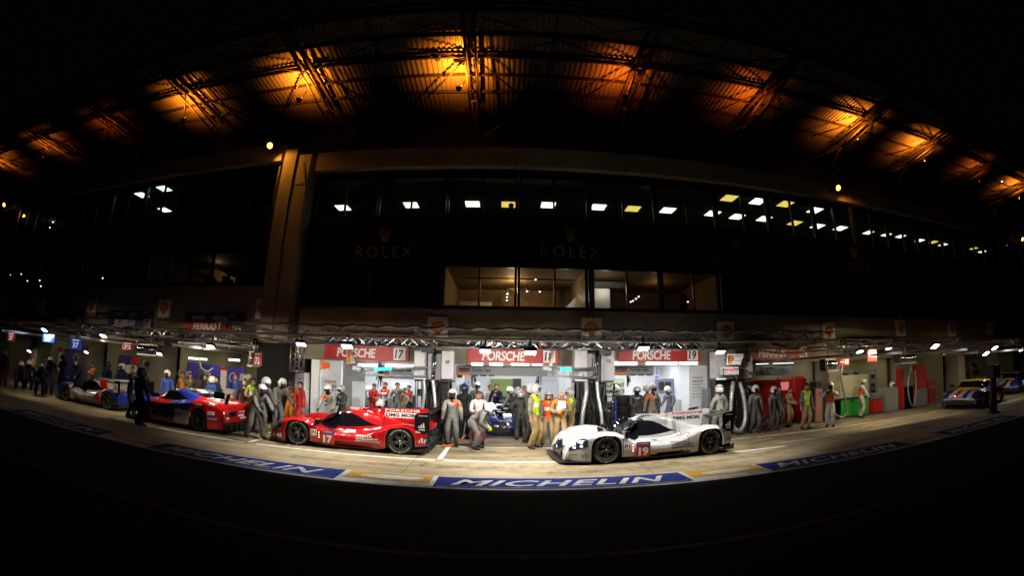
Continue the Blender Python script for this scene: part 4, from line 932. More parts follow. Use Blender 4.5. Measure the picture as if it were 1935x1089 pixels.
# jacks, cones, cables on the floor
b = MB(); p = onZ(641,847); b.prism([(-.16,0),(.20,0),(.20,.03),(.12,.06),(.09,.27),(-.05,.27),(-.08,.06),(-.16,.03)],-.09,.09); o = b.build('wheel_chock', m_orange); o.location = p; tag(o,'orange stand on the ground under the door of the red car','stand')
b = MB(); p = onZ(838,846); b.tube((0,0,.03),(.34,.28,.05),.02,6); b.tube((.34,.28,.05),(.6,.46,.32),.02,6); b.lathe([(.03,-.03),(.06,0),(.03,.03)],10,(0,0,.05)); o = b.build('air_lance', m_orange); o.location = p; tag(o,'orange bar lying on the ground behind the red car','bar')
def floor_cable(pts, r, lab, mat=None):
    b = hose([Vector((onZ(x,y).x, onZ(x,y).y, .03)) for x, y in pts], r, 60); tag(b.build('floor_cable', mat or m_blk), lab, 'cable')
floor_cable(((1388,818),(1395,824),(1402,822),(1399,816),(1388,815)),.02,'black cable looped on the ground below the hanging hose loop')
floor_cable(((1436,818),(1442,806),(1450,812),(1447,819),(1440,815)),.03,'coiled black hose on the ground between two grey mechanics')
for px, py, s, lab in ((1449,806,.45,'heap of black air hose beside the second grey mechanic'),):
    p = onZ(px,py+8); b = MB(); rr = random.Random(3)
    for k in range(10): b.path([(rr.uniform(-.12,.12)+.16*math.cos(a*.5),rr.uniform(-.02,.02)+.1*math.sin(a*.5),.05+k*.06+.12*math.sin(a*.5+k)) for a in range(14)],.014,5)
    o = b.build('hose_reel', m_steelgrey); o.location = p; tag(o,lab,'hose')
def post(px, py0, py1, Y, lab):
    p = onY(px,py1,Y); q = onY(px,py0,Y); t = thing('signal_post', lab, 'post', (p.x,Y,0)); b = MB(); b.tube((0,0,0),(0,0,q.z),.16,10,.13); b.build('post_shaft', M('dark_red_post', (.07,.012,.01), .5, var=.2), t)
    b = MB(); b.lathe([(.3,0),(.3,.06),(.2,.1)],12,(0,0,.0)); b.build('post_base', m_blk, t); b = MB(); b.box(-.3,-.2,q.z-.5,.3,.1,q.z); b.build('signal_head', m_blk, t)
post(1877,690,790,9.2,'dark red post standing in front of the car numbered 51')
def helmet_on(px, py, Y, lab):
    p = onY(px,py,Y); b = MB(); b.lathe([(.10,-.12),(.135,-.06),(.145,.02),(.12,.10),(.07,.145),(.001,.16)],18); b.box(-.10,-.15,-.05,.10,-.10,.03,1); o = b.build('racing_helmet', [m_signw, m_txtblk]); o.location = p; tag(o,lab,'helmet')
helmet_on(1686,728,14.1,'white racing helmet standing on the grey cabinet')
def hang_hose(pts, lab, r=.04, mat=None): tag(hose([onY(*q) for q in pts], r).build('hanging_hose', mat or m_steelgrey), lab, 'hose', 'hoses hanging by the garages')
hang_hose(((1592,690,12.9),(1590,715,12.9),(1597,755,12.9),(1600,780,12.9),(1590,790,12.9),(1580,784,12.9)),'grey hose hanging in front of the green cabinet')
hang_hose(((1722,690,13.3),(1716,730,13.3),(1720,760,13.2),(1727,766,13.2),(1731,740,13.3),(1729,700,13.4)),'grey hose hanging in a loop in front of the red cabinets')
hang_hose(((376,675,14.2),(381,695,14.2),(392,702,14.2),(402,696,14.2)),'pale hose sagging across the purple panels',.025,m_signw)
for px, py, lab in ((1664,778,'small red fire extinguisher right of the narrow red cabinet'),(1653,782,'red fire extinguisher at the foot of the green cabinet')):
    p = onZ(px,py); t = thing('fire_extinguisher', lab, 'fire extinguisher', p, 0, 'fire extinguishers by the cabinets'); MB().lathe([(.07,0),(.08,.03),(.08,.38),(.05,.46),(.02,.49)],14).build('cylinder', m_redw, t); b = MB(); b.tube((0,0,.48),(0,0,.55),.02,6); b.tube((0,0,.55),(.1,0,.52),.012,6); b.build('valve', m_blk, t)

def rack(px, Y, w, h, lab, seed, mat=None):
    """open steel shelving with boxes, bottles and rolled hoses"""
    x = onY(px,750,Y).x; t = thing('equipment_shelf', lab, 'shelf', (x,Y,0), 0, 'equipment shelves in the garages'); rr = random.Random(seed); b = MB()
    for sx in (0,w):
        for sy in (0,.4): b.box(sx-.02,sy-.02,0,sx+.02,sy+.02,h)
    n = max(2,int(h/.5)); zs_ = [.12+(h-.14)*k/n for k in range(n+1)]
    for z in zs_: b.box(-.03,-.03,z-.02,w+.03,.43,z)
    b.build('shelf_frame', m_steelgrey, t)
    for z in zs_[:-1]:
        x0 = .04
        while x0 < w-.14:
            bw = rr.uniform(.10,.26); bh = rr.uniform(.14,.36); 
            if rr.random() < .3: MB().lathe([(.05,0),(.055,.02),(.055,bh*.7),(.02,bh*.85),(.02,bh)],10,(x0+.06,.18,z)).build('bottle', rr.choice([m_case,m_redw,m_blk]), t)
            else: MB().box(x0,.05,z,min(x0+bw,w),.36,z+bh).build('storage_box', rr.choice([m_blk,m_steelgrey,m_rig2,m_blk,m_case,mat or m_blk]), t)
            x0 += bw+rr.uniform(.02,.08)
rack(785,14.9,.75,1.9,'loaded shelf at the right side of the left white garage',1); rack(868,15.6,.6,1.7,'loaded shelf at the left side of the middle garage',2,m_silver)
rack(1040,16.6,1.1,1.2,'low loaded shelf at the right side of the middle garage',3); rack(1183,16.6,.5,1.0,'small loaded shelf beside the tyre stack in the right white garage',4,m_rig)
rack(1440,16.2,1.2,1.9,'loaded shelf behind the red panel',5); rack(1655,15.6,1.2,2.0,'tall loaded shelf behind the narrow red cabinet',6); rack(1700,15.4,1.0,1.9,'loaded shelf in the dim garage of the red cabinets',7); rack(1775,15.8,1.4,2.0,'loaded shelf behind the car numbered 51',8,m_redw); rack(1835,16.0,1.6,2.0,'loaded shelf in the far right garage',9)
rack(300,15.2,.9,2.0,'tall loaded shelf left of the blue suited man',10,m_purple); rack(415,15.8,.7,1.2,'low loaded shelf under the white sponsor panel',11); rack(262,15.6,1.0,2.1,'loaded shelf right of the red and blue diagonal panel',12); rack(180,15.4,1.0,2.0,'loaded shelf right of the left purple panel',13); rack(70,15.6,1.4,2.0,'loaded shelf in the far left garage',14); rack(1590,16.3,1.5,2.0,'loaded shelf behind the green and white cabinet',15)

def tool_chest(px, Y, w, h, lab, mat, n=5):
    """wheeled chest of drawers with small things lying on it"""
    x = onY(px,750,Y).x; t = thing('tool_chest', lab, 'tool chest', (x,Y,0), 0, 'tool chests in the garages')
    MB().box(0,.02,.10,w,.5,h).build('chest_body', mat, t)
    for k in range(n):
        z0 = .14+(h-.18)*k/n; b = MB(); b.box(.02,.0,z0,w-.02,.02,z0+(h-.18)/n-.015); dr = b.build('drawer', mat, t)
        b = MB(); b.box(.06,-.015,z0+(h-.18)/n*.7,w-.06,-.002,z0+(h-.18)/n*.7+.012); b.build('drawer_handle', m_alu, dr)
    for sx in (.08,w-.08):
        for sy in (.08,.42): o = MB().lathe([(.02,-.02),(.05,-.018),(.05,.018),(.02,.02)],12,axis='Y').build('castor', m_rub, t); o.location = (sx,sy,.05)
    rr = random.Random(int(px)); b = MB()
    for k in range(6): xx = rr.uniform(.05,w-.15); hh = rr.uniform(.05,.28); b.box(xx,rr.uniform(.05,.3),h+.001,xx+rr.uniform(.05,.14),.4,h+hh)
    b.build('tools_on_top', m_blk, t)
tool_chest(694,17.6,1.0,.95,'grey tool chest by the back wall of the left white garage',m_rig2); tool_chest(742,18.4,1.0,1.0,'black tool chest at the back of the left white garage',m_blk)
tool_chest(1008,17.9,1.1,.95,'grey tool chest under the white board in the middle garage',m_rig2); tool_chest(888,17.8,.8,1.0,'black tool chest left of the dark blue car in the middle garage',m_blk)
tool_chest(1208,17.6,1.0,.95,'black tool chest at the back of the right white garage',m_blk); tool_chest(1284,17.2,.9,1.0,'white tool chest under the two wall screens of the right white garage',m_rig)
p = onY(1241,712,15.4); t = thing('hanging_lamp', 'small blue lamp hanging in the right white garage', 'lamp', p)
MB().lathe([(.05,-.06),(.09,0),(.05,.06)],12).build('lamp_body', M('blue_lamp', (.03,.08,.6), .4, var=0, emit=1.2, ecol=(.05,.15,1)), t); MB().tube((0,0,.06),(0,0,.5),.012,6).build('lamp_cord', m_blk, t)
for px, Y, z0, lab in ((716,15.2,1.5,'bundle of black cables hanging in the left white garage'),(892,15.6,1.6,'bundle of black cables hanging at the left of the middle garage'),(1020,15.6,1.6,'bundle of black cables hanging at the right of the middle garage'),(1186,15.4,1.6,'bundle of black cables hanging in the right white garage')):
    x = onY(px,750,Y).x; rr = random.Random(px); b = MB()
    for k in range(5): dx = rr.uniform(-.08,.08); b.path([(x+dx*.3,Y,2.75),(x+dx,Y+rr.uniform(-.05,.05),2.3),(x+dx*1.5+rr.uniform(-.1,.1),Y,z0+rr.uniform(0,.3)),(x+dx*.5,Y+.05,z0+.5)],.014,5)
    tag(b.build('cable_bundle', m_blk), lab, 'cable', 'cable bundles in the garages')
# ================================================================ cars
def lerp_tab(tab, s):
    if s <= tab[0][0]: return tab[0][1]
    for (a, va), (c, vc) in zip(tab, tab[1:]):
        if s <= c:
            t = (s-a)/(c-a); t2 = t*t*(3-2*t); return va+(vc-va)*(.5*t+.5*t2)
    return tab[-1][1]
def sst(a, c, x): t = max(0, min(1, (x-a)/(c-a))); return t*t*(3-2*t)
def smax(a, b, k=.03):
    h = max(k-abs(a-b), 0)/k; return max(a, b)+h*h*k*.25
def car_shell(spec, mats, region, T, glass_region=None, glass_mat_=None, lamp_region=None, lamp_mat=None, void_region=None, name='body'):
    """one continuous shell: roof, flanks with wheel arches, nose and tail, over an s,t grid. s runs from the nose back, t across."""
    L, W, sill, axles, ra, zc = spec['L'], spec['W'], spec['sill'], spec['axles'], spec['arch'], spec['axle_z']
    S = sorted(set([round(i*L/96, 4) for i in range(97)]+[round(a+ra*math.cos(PI*k/16), 4) for a in axles for k in range(17)]))
    TT = [-1+2*i/56 for i in range(57)]
    b = MB(); ztop = spec['ztop']; wf = spec.get('wf', lambda s: W)
    grid = [[b.bm.verts.new((s-spec['ox'], t*wf(s), ztop(s, t))) for t in TT] for s in S]
    glass = MB(); lamps = MB(); void = MB()
    def face(vs, s, y, z, side):
        co = [v.co for v in vs]
        for reg, mb_ in ((glass_region, glass), (lamp_region, lamps), (void_region, void)):
            if reg and reg(s, y, z, side):
                mb_._f([mb_.bm.verts.new(c) for c in co], 0, True); return
        b._f(vs, region(s, y, z, side), True)
    for i in range(len(S)-1):
        for j in range(len(TT)-1):
            q = [grid[i][j], grid[i+1][j], grid[i+1][j+1], grid[i][j+1]]
            c = sum((v.co for v in q), Vector())/4; face(q, c.x+spec['ox'], c.y, c.z, 0)
    def zb(s):
        z = lerp_tab(sill, s) if isinstance(sill, list) else sill
        for a in axles:
            if abs(s-a) < ra: z = max(z, zc+math.sqrt(max(0, ra*ra-(s-a)**2)))
        return z
    for sd, j in ((-1, 0), (1, len(TT)-1)):
        n = 12; cols = []
        for i, s in enumerate(S):
            top = grid[i][j]; z0 = min(zb(s), top.co.z-.005); bul = spec.get('bulge', .03); col = [top]
            for k in range(1, n+1):
                f = k/n; z = top.co.z+(z0-top.co.z)*f
                y = sd*(wf(s)+bul*math.sin(PI*min(1, f*1.0))*(1 if spec.get('tuck', 0) == 0 else 1)-spec.get('tuck', 0)*sst(.35, 1, f)*spec.get('tuckf', lambda s: 1)(s))
                col.append(b.bm.verts.new((s-spec['ox'], y, z)))
            cols.append(col)
        for i in range(len(S)-1):
            for k in range(n):
                q = [cols[i][k], cols[i+1][k], cols[i+1][k+1], cols[i][k+1]]
                c = sum((v.co for v in q), Vector())/4; face(q, c.x+spec['ox'], c.y, c.z, sd)
    for i, e in ((0, -2), (len(S)-1, 2)):                             # nose and tail
        n = 6; rows = [grid[i]]
        for k in range(1, n+1):
            rows.append([b.bm.verts.new((v.co.x+(.0 if e < 0 else .0), v.co.y, v.co.z+(spec['endz']-v.co.z)*k/n)) for v in grid[i]])
        for A, B_ in zip(rows, rows[1:]):
            for j in range(len(TT)-1):
                q = [A[j], A[j+1], B_[j+1], B_[j]]; c = sum((v.co for v in q), Vector())/4; face(q, c.x+spec['ox'], c.y, c.z, e)
    bmesh.ops.remove_doubles(b.bm, verts=b.bm.verts[:], dist=.0008)
    o = b.build(name, mats, T)
    for mb_, nm, mt in ((glass, 'windscreen', glass_mat_), (lamps, 'headlight', lamp_mat), (void, 'door_opening', m_blk)):
        if len(mb_.bm.faces):
            bmesh.ops.remove_doubles(mb_.bm, verts=mb_.bm.verts[:], dist=.0008); mb_.build(nm, mt, T)
        else: mb_.bm.free()
    return o
from mathutils.bvhtree import BVHTree
def bvh_of(objs):
    vs, fs = [], []
    for o in objs:
        k = len(vs); vs += [v.co.copy() for v in o.data.vertices]; fs += [[k+i for i in p.vertices] for p in o.data.polygons]
    return BVHTree.FromPolygons(vs, fs)
def decal(T, tree, s, x, z, w, h, mi_mats, side=-1, bold=.02, shear=0.0, space=1.0, name='lettering', back=None, off=.006):
    """lettering laid on the flank: x from its front end, projected onto the body along Y"""
    b = MB(); yy = side*3.0
    def proj(px, pz, o):
        hit = tree.ray_cast(Vector((px, yy, pz)), Vector((0, -side, 0)))
        return Vector((px, (hit[0].y if hit[0] else side*.9)+side*o, pz))
    if back is not None:
        mx, mz = back; nx = max(2, int((w+2*mx)/.05)); nz = max(2, int((h+2*mz)/.05))
        g = [[b.bm.verts.new(proj(x-mx+(w+2*mx)*i/nx, z-mz+(h+2*mz)*k/nz, off)) for k in range(nz+1)] for i in range(nx+1)]
        for i in range(nx):
            for k in range(nz): b._f([g[i][k],g[i+1][k],g[i+1][k+1],g[i][k+1]], 1, True)
    if s:
        me, tw, th = text_mesh(s, bold, shear, space); vs = []
        for v in me.vertices:
            u = v.co.x/tw; px = x+u*w if side < 0 else x+w-u*w
            vs.append(b.bm.verts.new(proj(px, z+v.co.y/th*h, off+(.004 if back is not None else 0))))
        for p in me.polygons: b._f([vs[i] for i in p.vertices], 0)
    return b.build(name, mi_mats, T, recalc=False)
def three_bars(T, x, y, z, w, mat, side=-1, name='emblem'):
    b = MB()
    for i, (hh) in enumerate((.38,.68,1.0)):
        x0 = x+w*(.04+.31*i); b.prism([(x0,z),(x0+w*.24,z),(x0+w*.24-w*.12,z+w*hh*.75),(x0-w*.04,z+w*hh*.55)], y, y+side*.004)
    return b.build(name, mat, T)
m_rim = M('black_rim', (.16,.16,.165), .32, metal=.8, var=.1); m_tyret = M('tyre_lettering', (.40,.40,.38), .7, var=.3, scale=20); m_tyrey = M('tyre_yellow', (.45,.42,.18), .7, var=0); m_nut = M('wheel_nut', (.7,.65,.5), .3, metal=.8)
def car_wheel(T, x, y, r, w, side, rimmat=None, spokes=10, turn=0.0, marks=True):
    b = MB(); tyre_mesh(b, (0,0,0), 'Y', r, w); o = b.build('wheel', m_rub, T); o.location = (x, y, r); o.rotation_euler = (0,0,turn)
    b = MB(); rr = r*.66; f = side*w*.40
    b.lathe([(rr,side*w*.50),(rr*.985,side*w*.44),(rr*.93,side*w*.36)], 32, axis='Y', caps=False); b.lathe([(rr*.93,side*w*.355),(rr*.90,side*w*.05),(rr*.2,side*w*.0),(.001,side*w*.0)], 32, axis='Y', mi=1, caps=False)
    for k in range(spokes):
        a = 2*PI*k/spokes; a2 = a+(.20 if k % 2 else -.04); d = Vector((math.cos(a),0,math.sin(a))); d2 = Vector((math.cos(a2),0,math.sin(a2)))
        b.tube(d*rr*.16+Vector((0,side*w*.30,0)), d2*rr*.92+Vector((0,side*w*.40,0)), .022, 6, .016)
    b.lathe([(.001,side*w*.36),(.055,side*w*.36),(.07,side*w*.28),(.075,side*w*.1)], 16, axis='Y'); b.build('rim', [rimmat or m_rim, m_carbon], o)
    b = MB(); b.lathe([(.001,side*w*.42),(.022,side*w*.41),(.026,side*w*.35)], 10, axis='Y'); b.build('wheel_nut', m_nut, o)
    if marks:
        b = MB(); yy = side*(w*.50+.002)
        for k in range(64):
            a0 = 2*PI*k/64; fr = (k % 32)
            if 4 <= fr <= 13 or 18 <= fr <= 26:
                for r0, r1 in (((.80,.86) if k % 2 else (.79,.865)),):
                    a1 = a0+.065; b.quad([(r*r0*math.cos(a0),yy,r*r0*math.sin(a0)),(r*r1*math.cos(a0),yy,r*r1*math.sin(a0)),(r*r1*math.cos(a1),yy,r*r1*math.sin(a1)),(r*r0*math.cos(a1),yy,r*r0*math.sin(a1))], 0)
        for a0 in (PI*.5-.10, PI*1.5-.10):
            a1 = a0+.20; b.quad([(r*.78*math.cos(a0),yy,r*.78*math.sin(a0)),(r*.88*math.cos(a0),yy,r*.88*math.sin(a0)),(r*.88*math.cos(a1),yy,r*.88*math.sin(a1)),(r*.78*math.cos(a1),yy,r*.78*math.sin(a1))], 1)
        b.build('sidewall_lettering', [m_tyret, m_tyrey], o)
    return o
def patch(T, tree, s0, s1, f0, f1, axis, sd, name, mat, ox, n=40, m=14, off=.005):
    """a pane laid on the body between two smooth edges: seen along Z (f gives y) or along Y (f gives z)"""
    b = MB(); g = []
    for i in range(n+1):
        s = s0+(s1-s0)*i/n; row = []
        for k in range(m+1):
            v = f0(s)+(f1(s)-f0(s))*k/m
            if axis == 'Z': o, d = Vector((s-ox, v, 3)), Vector((0,0,-1))
            else: o, d = Vector((s-ox, sd*3, v)), Vector((0,-sd,0))
            h = tree.ray_cast(o, d)
            row.append(b.bm.verts.new(h[0]-d*off if h[0] else o+d*2.5))
        g.append(row)
    for i in range(n):
        for k in range(m): b._f([g[i][k],g[i+1][k],g[i+1][k+1],g[i][k+1]], 0, True)
    return b.build(name, mat, T)
def lmp_glass(T, body):
    tree = bvh_of([body]); ox = LMP['ox']
    w = lambda s: .34+.16*sst(1.36,1.7,s)-.06*sst(1.95,2.12,s)
    patch(T, tree, 1.38, 2.10, lambda s: -w(s), w, 'Z', 0, 'windscreen', m_carglass, ox)
    for sd in (-1,1): patch(T, tree, 1.36, 3.22, lambda s: .585+.07*sst(2.2,3.22,s), lambda s: .59+.37*sst(1.30,1.98,s)-.305*sst(2.3,3.22,s), 'Y', sd, 'side_window', m_carglass, ox, 50, 10)
def gt_glass(T, body):
    tree = bvh_of([body]); ox = GT['ox']
    patch(T, tree, 1.42, 2.02, lambda s: -.64+.06*sst(1.4,2,s), lambda s: .64-.06*sst(1.4,2,s), 'Z', 0, 'windscreen', m_carglass, ox)
    patch(T, tree, 3.12, 4.05, lambda s: -.50+.10*sst(3.1,4,s), lambda s: .50-.10*sst(3.1,4,s), 'Z', 0, 'rear_window', m_carglass, ox)
    for sd in (-1,1): patch(T, tree, 1.60, 3.02, lambda s: .83+.07*sst(2,3,s), lambda s: .835+.27*sst(1.58,2.05,s)-.19*sst(2.35,3.02,s), 'Y', sd, 'side_window', m_carglass, ox, 40, 8)
# ---------------------------------------------------------------- sports prototype
LMP = dict(L=4.62, W=.93, ox=2.46, axles=(.98,3.94), arch=.395, axle_z=.355, endz=.11, bulge=.022, tuck=.10,
           sill=[(0,.10),(.55,.10),(1.4,.16),(1.9,.13),(3.3,.12),(4.1,.2),(4.62,.26)], tuckf=lambda s: sst(1.5,1.9,s)*(1-sst(3.0,3.5,s))*1.0)
_zc = [(0,.24),(.25,.34),(.7,.45),(1.2,.53),(1.5,.62),(1.75,.80),(2.05,.97),(2.4,1.045),(2.75,1.04),(3.1,.97),(3.5,.84),(3.9,.72),(4.3,.64),(4.62,.60)]
_zf = [(0,.30),(.10,.50),(.28,.62),(.6,.735),(.95,.775),(1.25,.75),(1.5,.66),(1.72,.54),(2.0,.47),(2.6,.46),(2.95,.50),(3.3,.62),(3.65,.745),(3.95,.785),(4.25,.76),(4.5,.71),(4.62,.68)]
_zv = [(0,.17),(.3,.27),(.8,.36),(1.4,.44),(2,.45),(2.6,.46),(3,.50),(3.5,.58),(4,.62),(4.62,.60)]
_wc = [(0,.30),(.6,.26),(1.3,.36),(1.7,.46),(2.2,.50),(2.7,.49),(3.2,.38),(3.7,.24),(4.2,.14),(4.62,.1)]
def lmp_top(s, t):
    y = abs(t)*.93; zv, zf, zc = lerp_tab(_zv,s), lerp_tab(_zf,s), lerp_tab(_zc,s); wc = lerp_tab(_wc,s)
    e = 1-sst(.0,1.0,max(0,(.64-y))/.26)                            # fender crown, falling away inboard
    ff = zv+(zf-zv)*e-.05*sst(.80,.93,y)-.02*sst(.84,.93,y)
    u = y/wc; cc = zv+(zc-zv)*(1-sst(.62,1.18,u))-(.03*u*u)
    z = smax(ff, cc, .04)
    return z
LMP['ztop'] = lmp_top
LMP['wf'] = lambda s: .93-.20*(1-sst(0,.55,s))-.03*sst(4.2,4.62,s)
m_carwhite = M('car_white', (.46,.46,.465), .22, var=.02, coat=.6); m_carred = M('car_red', (.43,.007,.009), .2, var=.03, coat=.7); m_carblk = M('car_black', (.012,.012,.014), .18, var=0, coat=.6)
m_cargrey = M('car_grey', (.22,.22,.23), .3, var=.03, coat=.3); m_carglass = M('car_glass', (.006,.006,.009), .06, var=0, coat=1.0); m_carbon = M('carbon', (.018,.018,.02), .4, var=.2, scale=40)
m_carblue = M('car_blue', (.015,.03,.28), .22, var=.03, coat=.6); m_caryel = M('car_yellow', (.62,.42,.02), .25, var=.03, coat=.5)
m_hl = M('headlight_glass', (.03,.035,.05), .08, var=0, coat=1); m_hlled = M('headlight_led', (.6,.7,1), .3, var=0, emit=3.0, ecol=(.75,.86,1)); m_redled = M('red_led', (.8,.2,.15), .3, var=0, emit=5, ecol=(1,.22,.15)); m_yelled = M('yellow_led', (.8,.6,.2), .3, var=0, emit=2, ecol=(1,.7,.2))
def lmp_car(name, lab, x, y, rz, mats, region, num, accent, sponsor, wing_y=True, leds=None):
    T = thing(name, lab, 'race car', (x,y,0), rz)
    o_x = LMP['ox']
    body = car_shell(LMP, mats, region, T, None)
    lmp_glass(T, body)
    b = MB(); b.box(.35-o_x,-.55,.07,4.55-o_x,.55,.13); b.box(1.5-o_x,-.86,.07,3.35-o_x,.86,.10)
    b.box(.55-o_x,-.62,.12,1.5-o_x,.62,.42); b.box(3.4-o_x,-.60,.12,4.45-o_x,.60,.45); b.build('floor', m_carbon, T)
    b = MB(); b.prism([(-.14-o_x,-.70),(-.06-o_x,-.80),(.50-o_x,-.93),(.62-o_x,-.93),(.62-o_x,.93),(.50-o_x,.93),(-.06-o_x,.80),(-.14-o_x,.70),(-.20-o_x,0)],.065,.09,plane='XY')
    b.build('front_splitter', m_carbon, T)
    b = MB(); b.box(-.03-o_x,-.42,.14,.02-o_x,.42,.27); b.build('nose_intake', m_carblk, T)
    for a in LMP['axles']:
        for sd in (-1, 1): car_wheel(T, a-o_x, sd*.765, .355, .33, sd)
    # shark fin
    b = MB(); pts = [(2.55,1.035),(3.05,1.085),(3.45,1.115),(4.50,1.15),(4.50,.60),(3.6,.70),(3.0,.93)]
    b.prism([(s-o_x,z) for s, z in pts], -.018, .018); b.build('shark_fin', mats[0], T)
    # rear wing with end plates
    b = MB()
    prof = [(4.26,.985),(4.36,1.0),(4.62,1.03),(4.60,1.015),(4.36,.975)]; b.prism([(s-o_x,z) for s, z in prof], -.90, .90); b.prism([(s-o_x,z) for s, z in ((4.60,1.05),(4.68,1.10),(4.66,1.105),(4.58,1.06))], -.90, .90)
    b.build('rear_wing', m_carbon, T)
    for sd in (-1,1):
        b = MB(); b.prism([(s-o_x,z) for s, z in ((4.32,.66),(4.32,1.05),(4.38,1.10),(4.72,1.14),(4.72,.62),(4.55,.58))], sd*.90, sd*.92); ep = b.build('wing_endplate', m_carblk, T)
        if sponsor:
            three_bars(T, 4.42-o_x, sd*.921, .73, .19, m_signw, sd); b = MB(); put_text(b,'MICHELIN' if False else 'adidas',.17,.05,Matrix.Translation((4.43-o_x,sd*.924,.665))@Matrix.Rotation(PI/2,4,'X'),0,bold=.03); put_text(b,'SCHAEFFLER',.24,.03,Matrix.Translation((4.42-o_x,sd*.924,1.03))@Matrix.Rotation(PI/2,4,'X'),0,bold=.02); b.build('lettering', m_signw, ep)
    b = MB(); b.box(4.45-o_x,-.80,.14,4.66-o_x,.80,.26); b.prism([(4.05-o_x,.10),(4.72-o_x,.10),(4.72-o_x,.26),(4.6-o_x,.20)],-.93,-.90); b.prism([(4.05-o_x,.10),(4.72-o_x,.10),(4.72-o_x,.26),(4.6-o_x,.20)],.90,.93)
    for k in range(5): b.box(4.4-o_x,-.5+.25*k-.01,.09,4.7-o_x,-.5+.25*k+.01,.25)
    b.build('diffuser', m_carbon, T)
    for sd in (-1,1):
        b = MB(); b.tube((1.62-o_x,sd*.50,.60),(1.55-o_x,sd*.72,.70),.018,6); b.box(1.48-o_x,sd*.66,.66,1.60-o_x,sd*.86,.76); b.build('mirror', m_carblk, T)
    b = MB(); b.tube((2.45-o_x,.1,1.03),(2.55-o_x,.1,1.20),.006,5); b.build('antenna', m_carbon, T); b = MB(); b.tube((1.25-o_x,.12,.55),(1.22-o_x,.12,.72),.006,5); b.build('antenna', m_carbon, T)
    b = MB(); b.box(2.2-o_x,-.13,1.045,2.75-o_x,.13,1.085); b.build('air_scoop', mats[0], T)
    b = MB(); b.tube((2.0-o_x,-.02,.99),(1.48-o_x,-.06,.62),.012,6); b.build('wiper', m_carbon, T)
    tree = bvh_of([body])
    for sd in (-1,1):
        patch(T, tree, .08, .50, lambda s: .34+.10*sst(.05,.5,s), lambda s: .40+.24*sst(.0,.42,s), 'Y', sd, 'headlight', m_hl, o_x, 16, 8, .006)
        if leds:
            for k in range(4): patch(T, tree, .17+.15*(k%2), .23+.15*(k%2), lambda s: .41+.075*(k//2)+.035*(k%2), lambda s: .445+.075*(k//2)+.035*(k%2), 'Y', sd, 'headlight_led', m_hlled, o_x, 3, 3, .010)
        patch(T, tree, 1.42, 3.15, lambda s: .555, lambda s: .561, 'Y', sd, 'panel_gap', m_carblk, o_x, 40, 1, .004)
        patch(T, tree, 3.22, 3.232, lambda s: .16, lambda s: .60, 'Y', sd, 'panel_gap', m_carblk, o_x, 1, 16, .004)
        patch(T, tree, 1.395, 1.407, lambda s: .20, lambda s: .62, 'Y', sd, 'panel_gap', m_carblk, o_x, 1, 16, .004)
    patch(T, tree, 3.30, 3.312, lambda s: -.88, lambda s: .88, 'Z', 0, 'panel_gap', m_carblk, o_x, 1, 60, .004)
    patch(T, tree, 1.30, 1.312, lambda s: -.88, lambda s: .88, 'Z', 0, 'panel_gap', m_carblk, o_x, 1, 60, .004)
    return T, tree
X0 = LMP['ox']
def white_region(s, y, z, side):
    if side == -2 and abs(y) < .5: return 1
    if side == 0 and s < .22 and abs(y) < .45: return 1
    if side in (-1,1):
        if z < .14 and s > .6: return 1
        if 1.62 < s < 2.35 and z < .30: return 0
    if side == 0 and abs(y) < .50 and 1.32 < s < 3.35 and z > .80:
        if 2.00 < s < 2.22: return 1
        if 2.22 < s < 2.95 and abs(y) > .20: return 2
        if 2.22 < s < 2.34: return 2
    if side == 0 and .42 < abs(y) < .6 and 1.25 < s < 1.45: return 1
    if side == 2: return 1
    if side == 0 and 3.10 < s < 3.24 and .12 < abs(y) < .75: return 2
    if side in (-1,1) and (2.35 < s < 3.3 and z < .20 or s > 4.25 and z < .22): return 1
    return 0
wx, wy = 3.99, 9.86+.76
# white car: front wheel foot (2.50,9.69), rear wheel foot (5.45,10.02)
ang = math.atan2(10.02-9.69, 5.45-2.50)
def car_origin(front, rear, off=.765):
    f, r = Vector((*front,0)), Vector((*rear,0)); m = (f+r)/2; d = (r-f).normalized(); n = Vector((-d.y,d.x,0)); return m+n*off, math.atan2(d.y,d.x)
cw, aw = car_origin((2.50,9.69),(5.45,10.02), .90)
Tw, treew = lmp_car('sports_prototype','white low race car numbered 19 with a tall white fin',cw.x,cw.y,aw,[m_carwhite,m_carblk,m_cargrey],white_region,'19',m_signred,True,leds=True)
cr, ar = car_origin((-5.57,10.56),(-2.59,10.49), .90)
def red_region(s, y, z, side):
    if side == -2 and abs(y) < .5: return 1
    if side in (-1,1) and z < .13 and s > .6: return 1
    if side == 2: return 1
    if side == 0 and .42 < abs(y) < .6 and 1.25 < s < 1.45: return 1
    if side == 0 and abs(y) < .30 and 1.36 < s < 2.1 and z > .6: return 1
    return 0
Tr, treer = lmp_car('sports_prototype','red low race car numbered 17 with a tall red fin',cr.x,cr.y,ar,[m_carred,m_carblk,m_cargrey],red_region,'17',m_signred,True)
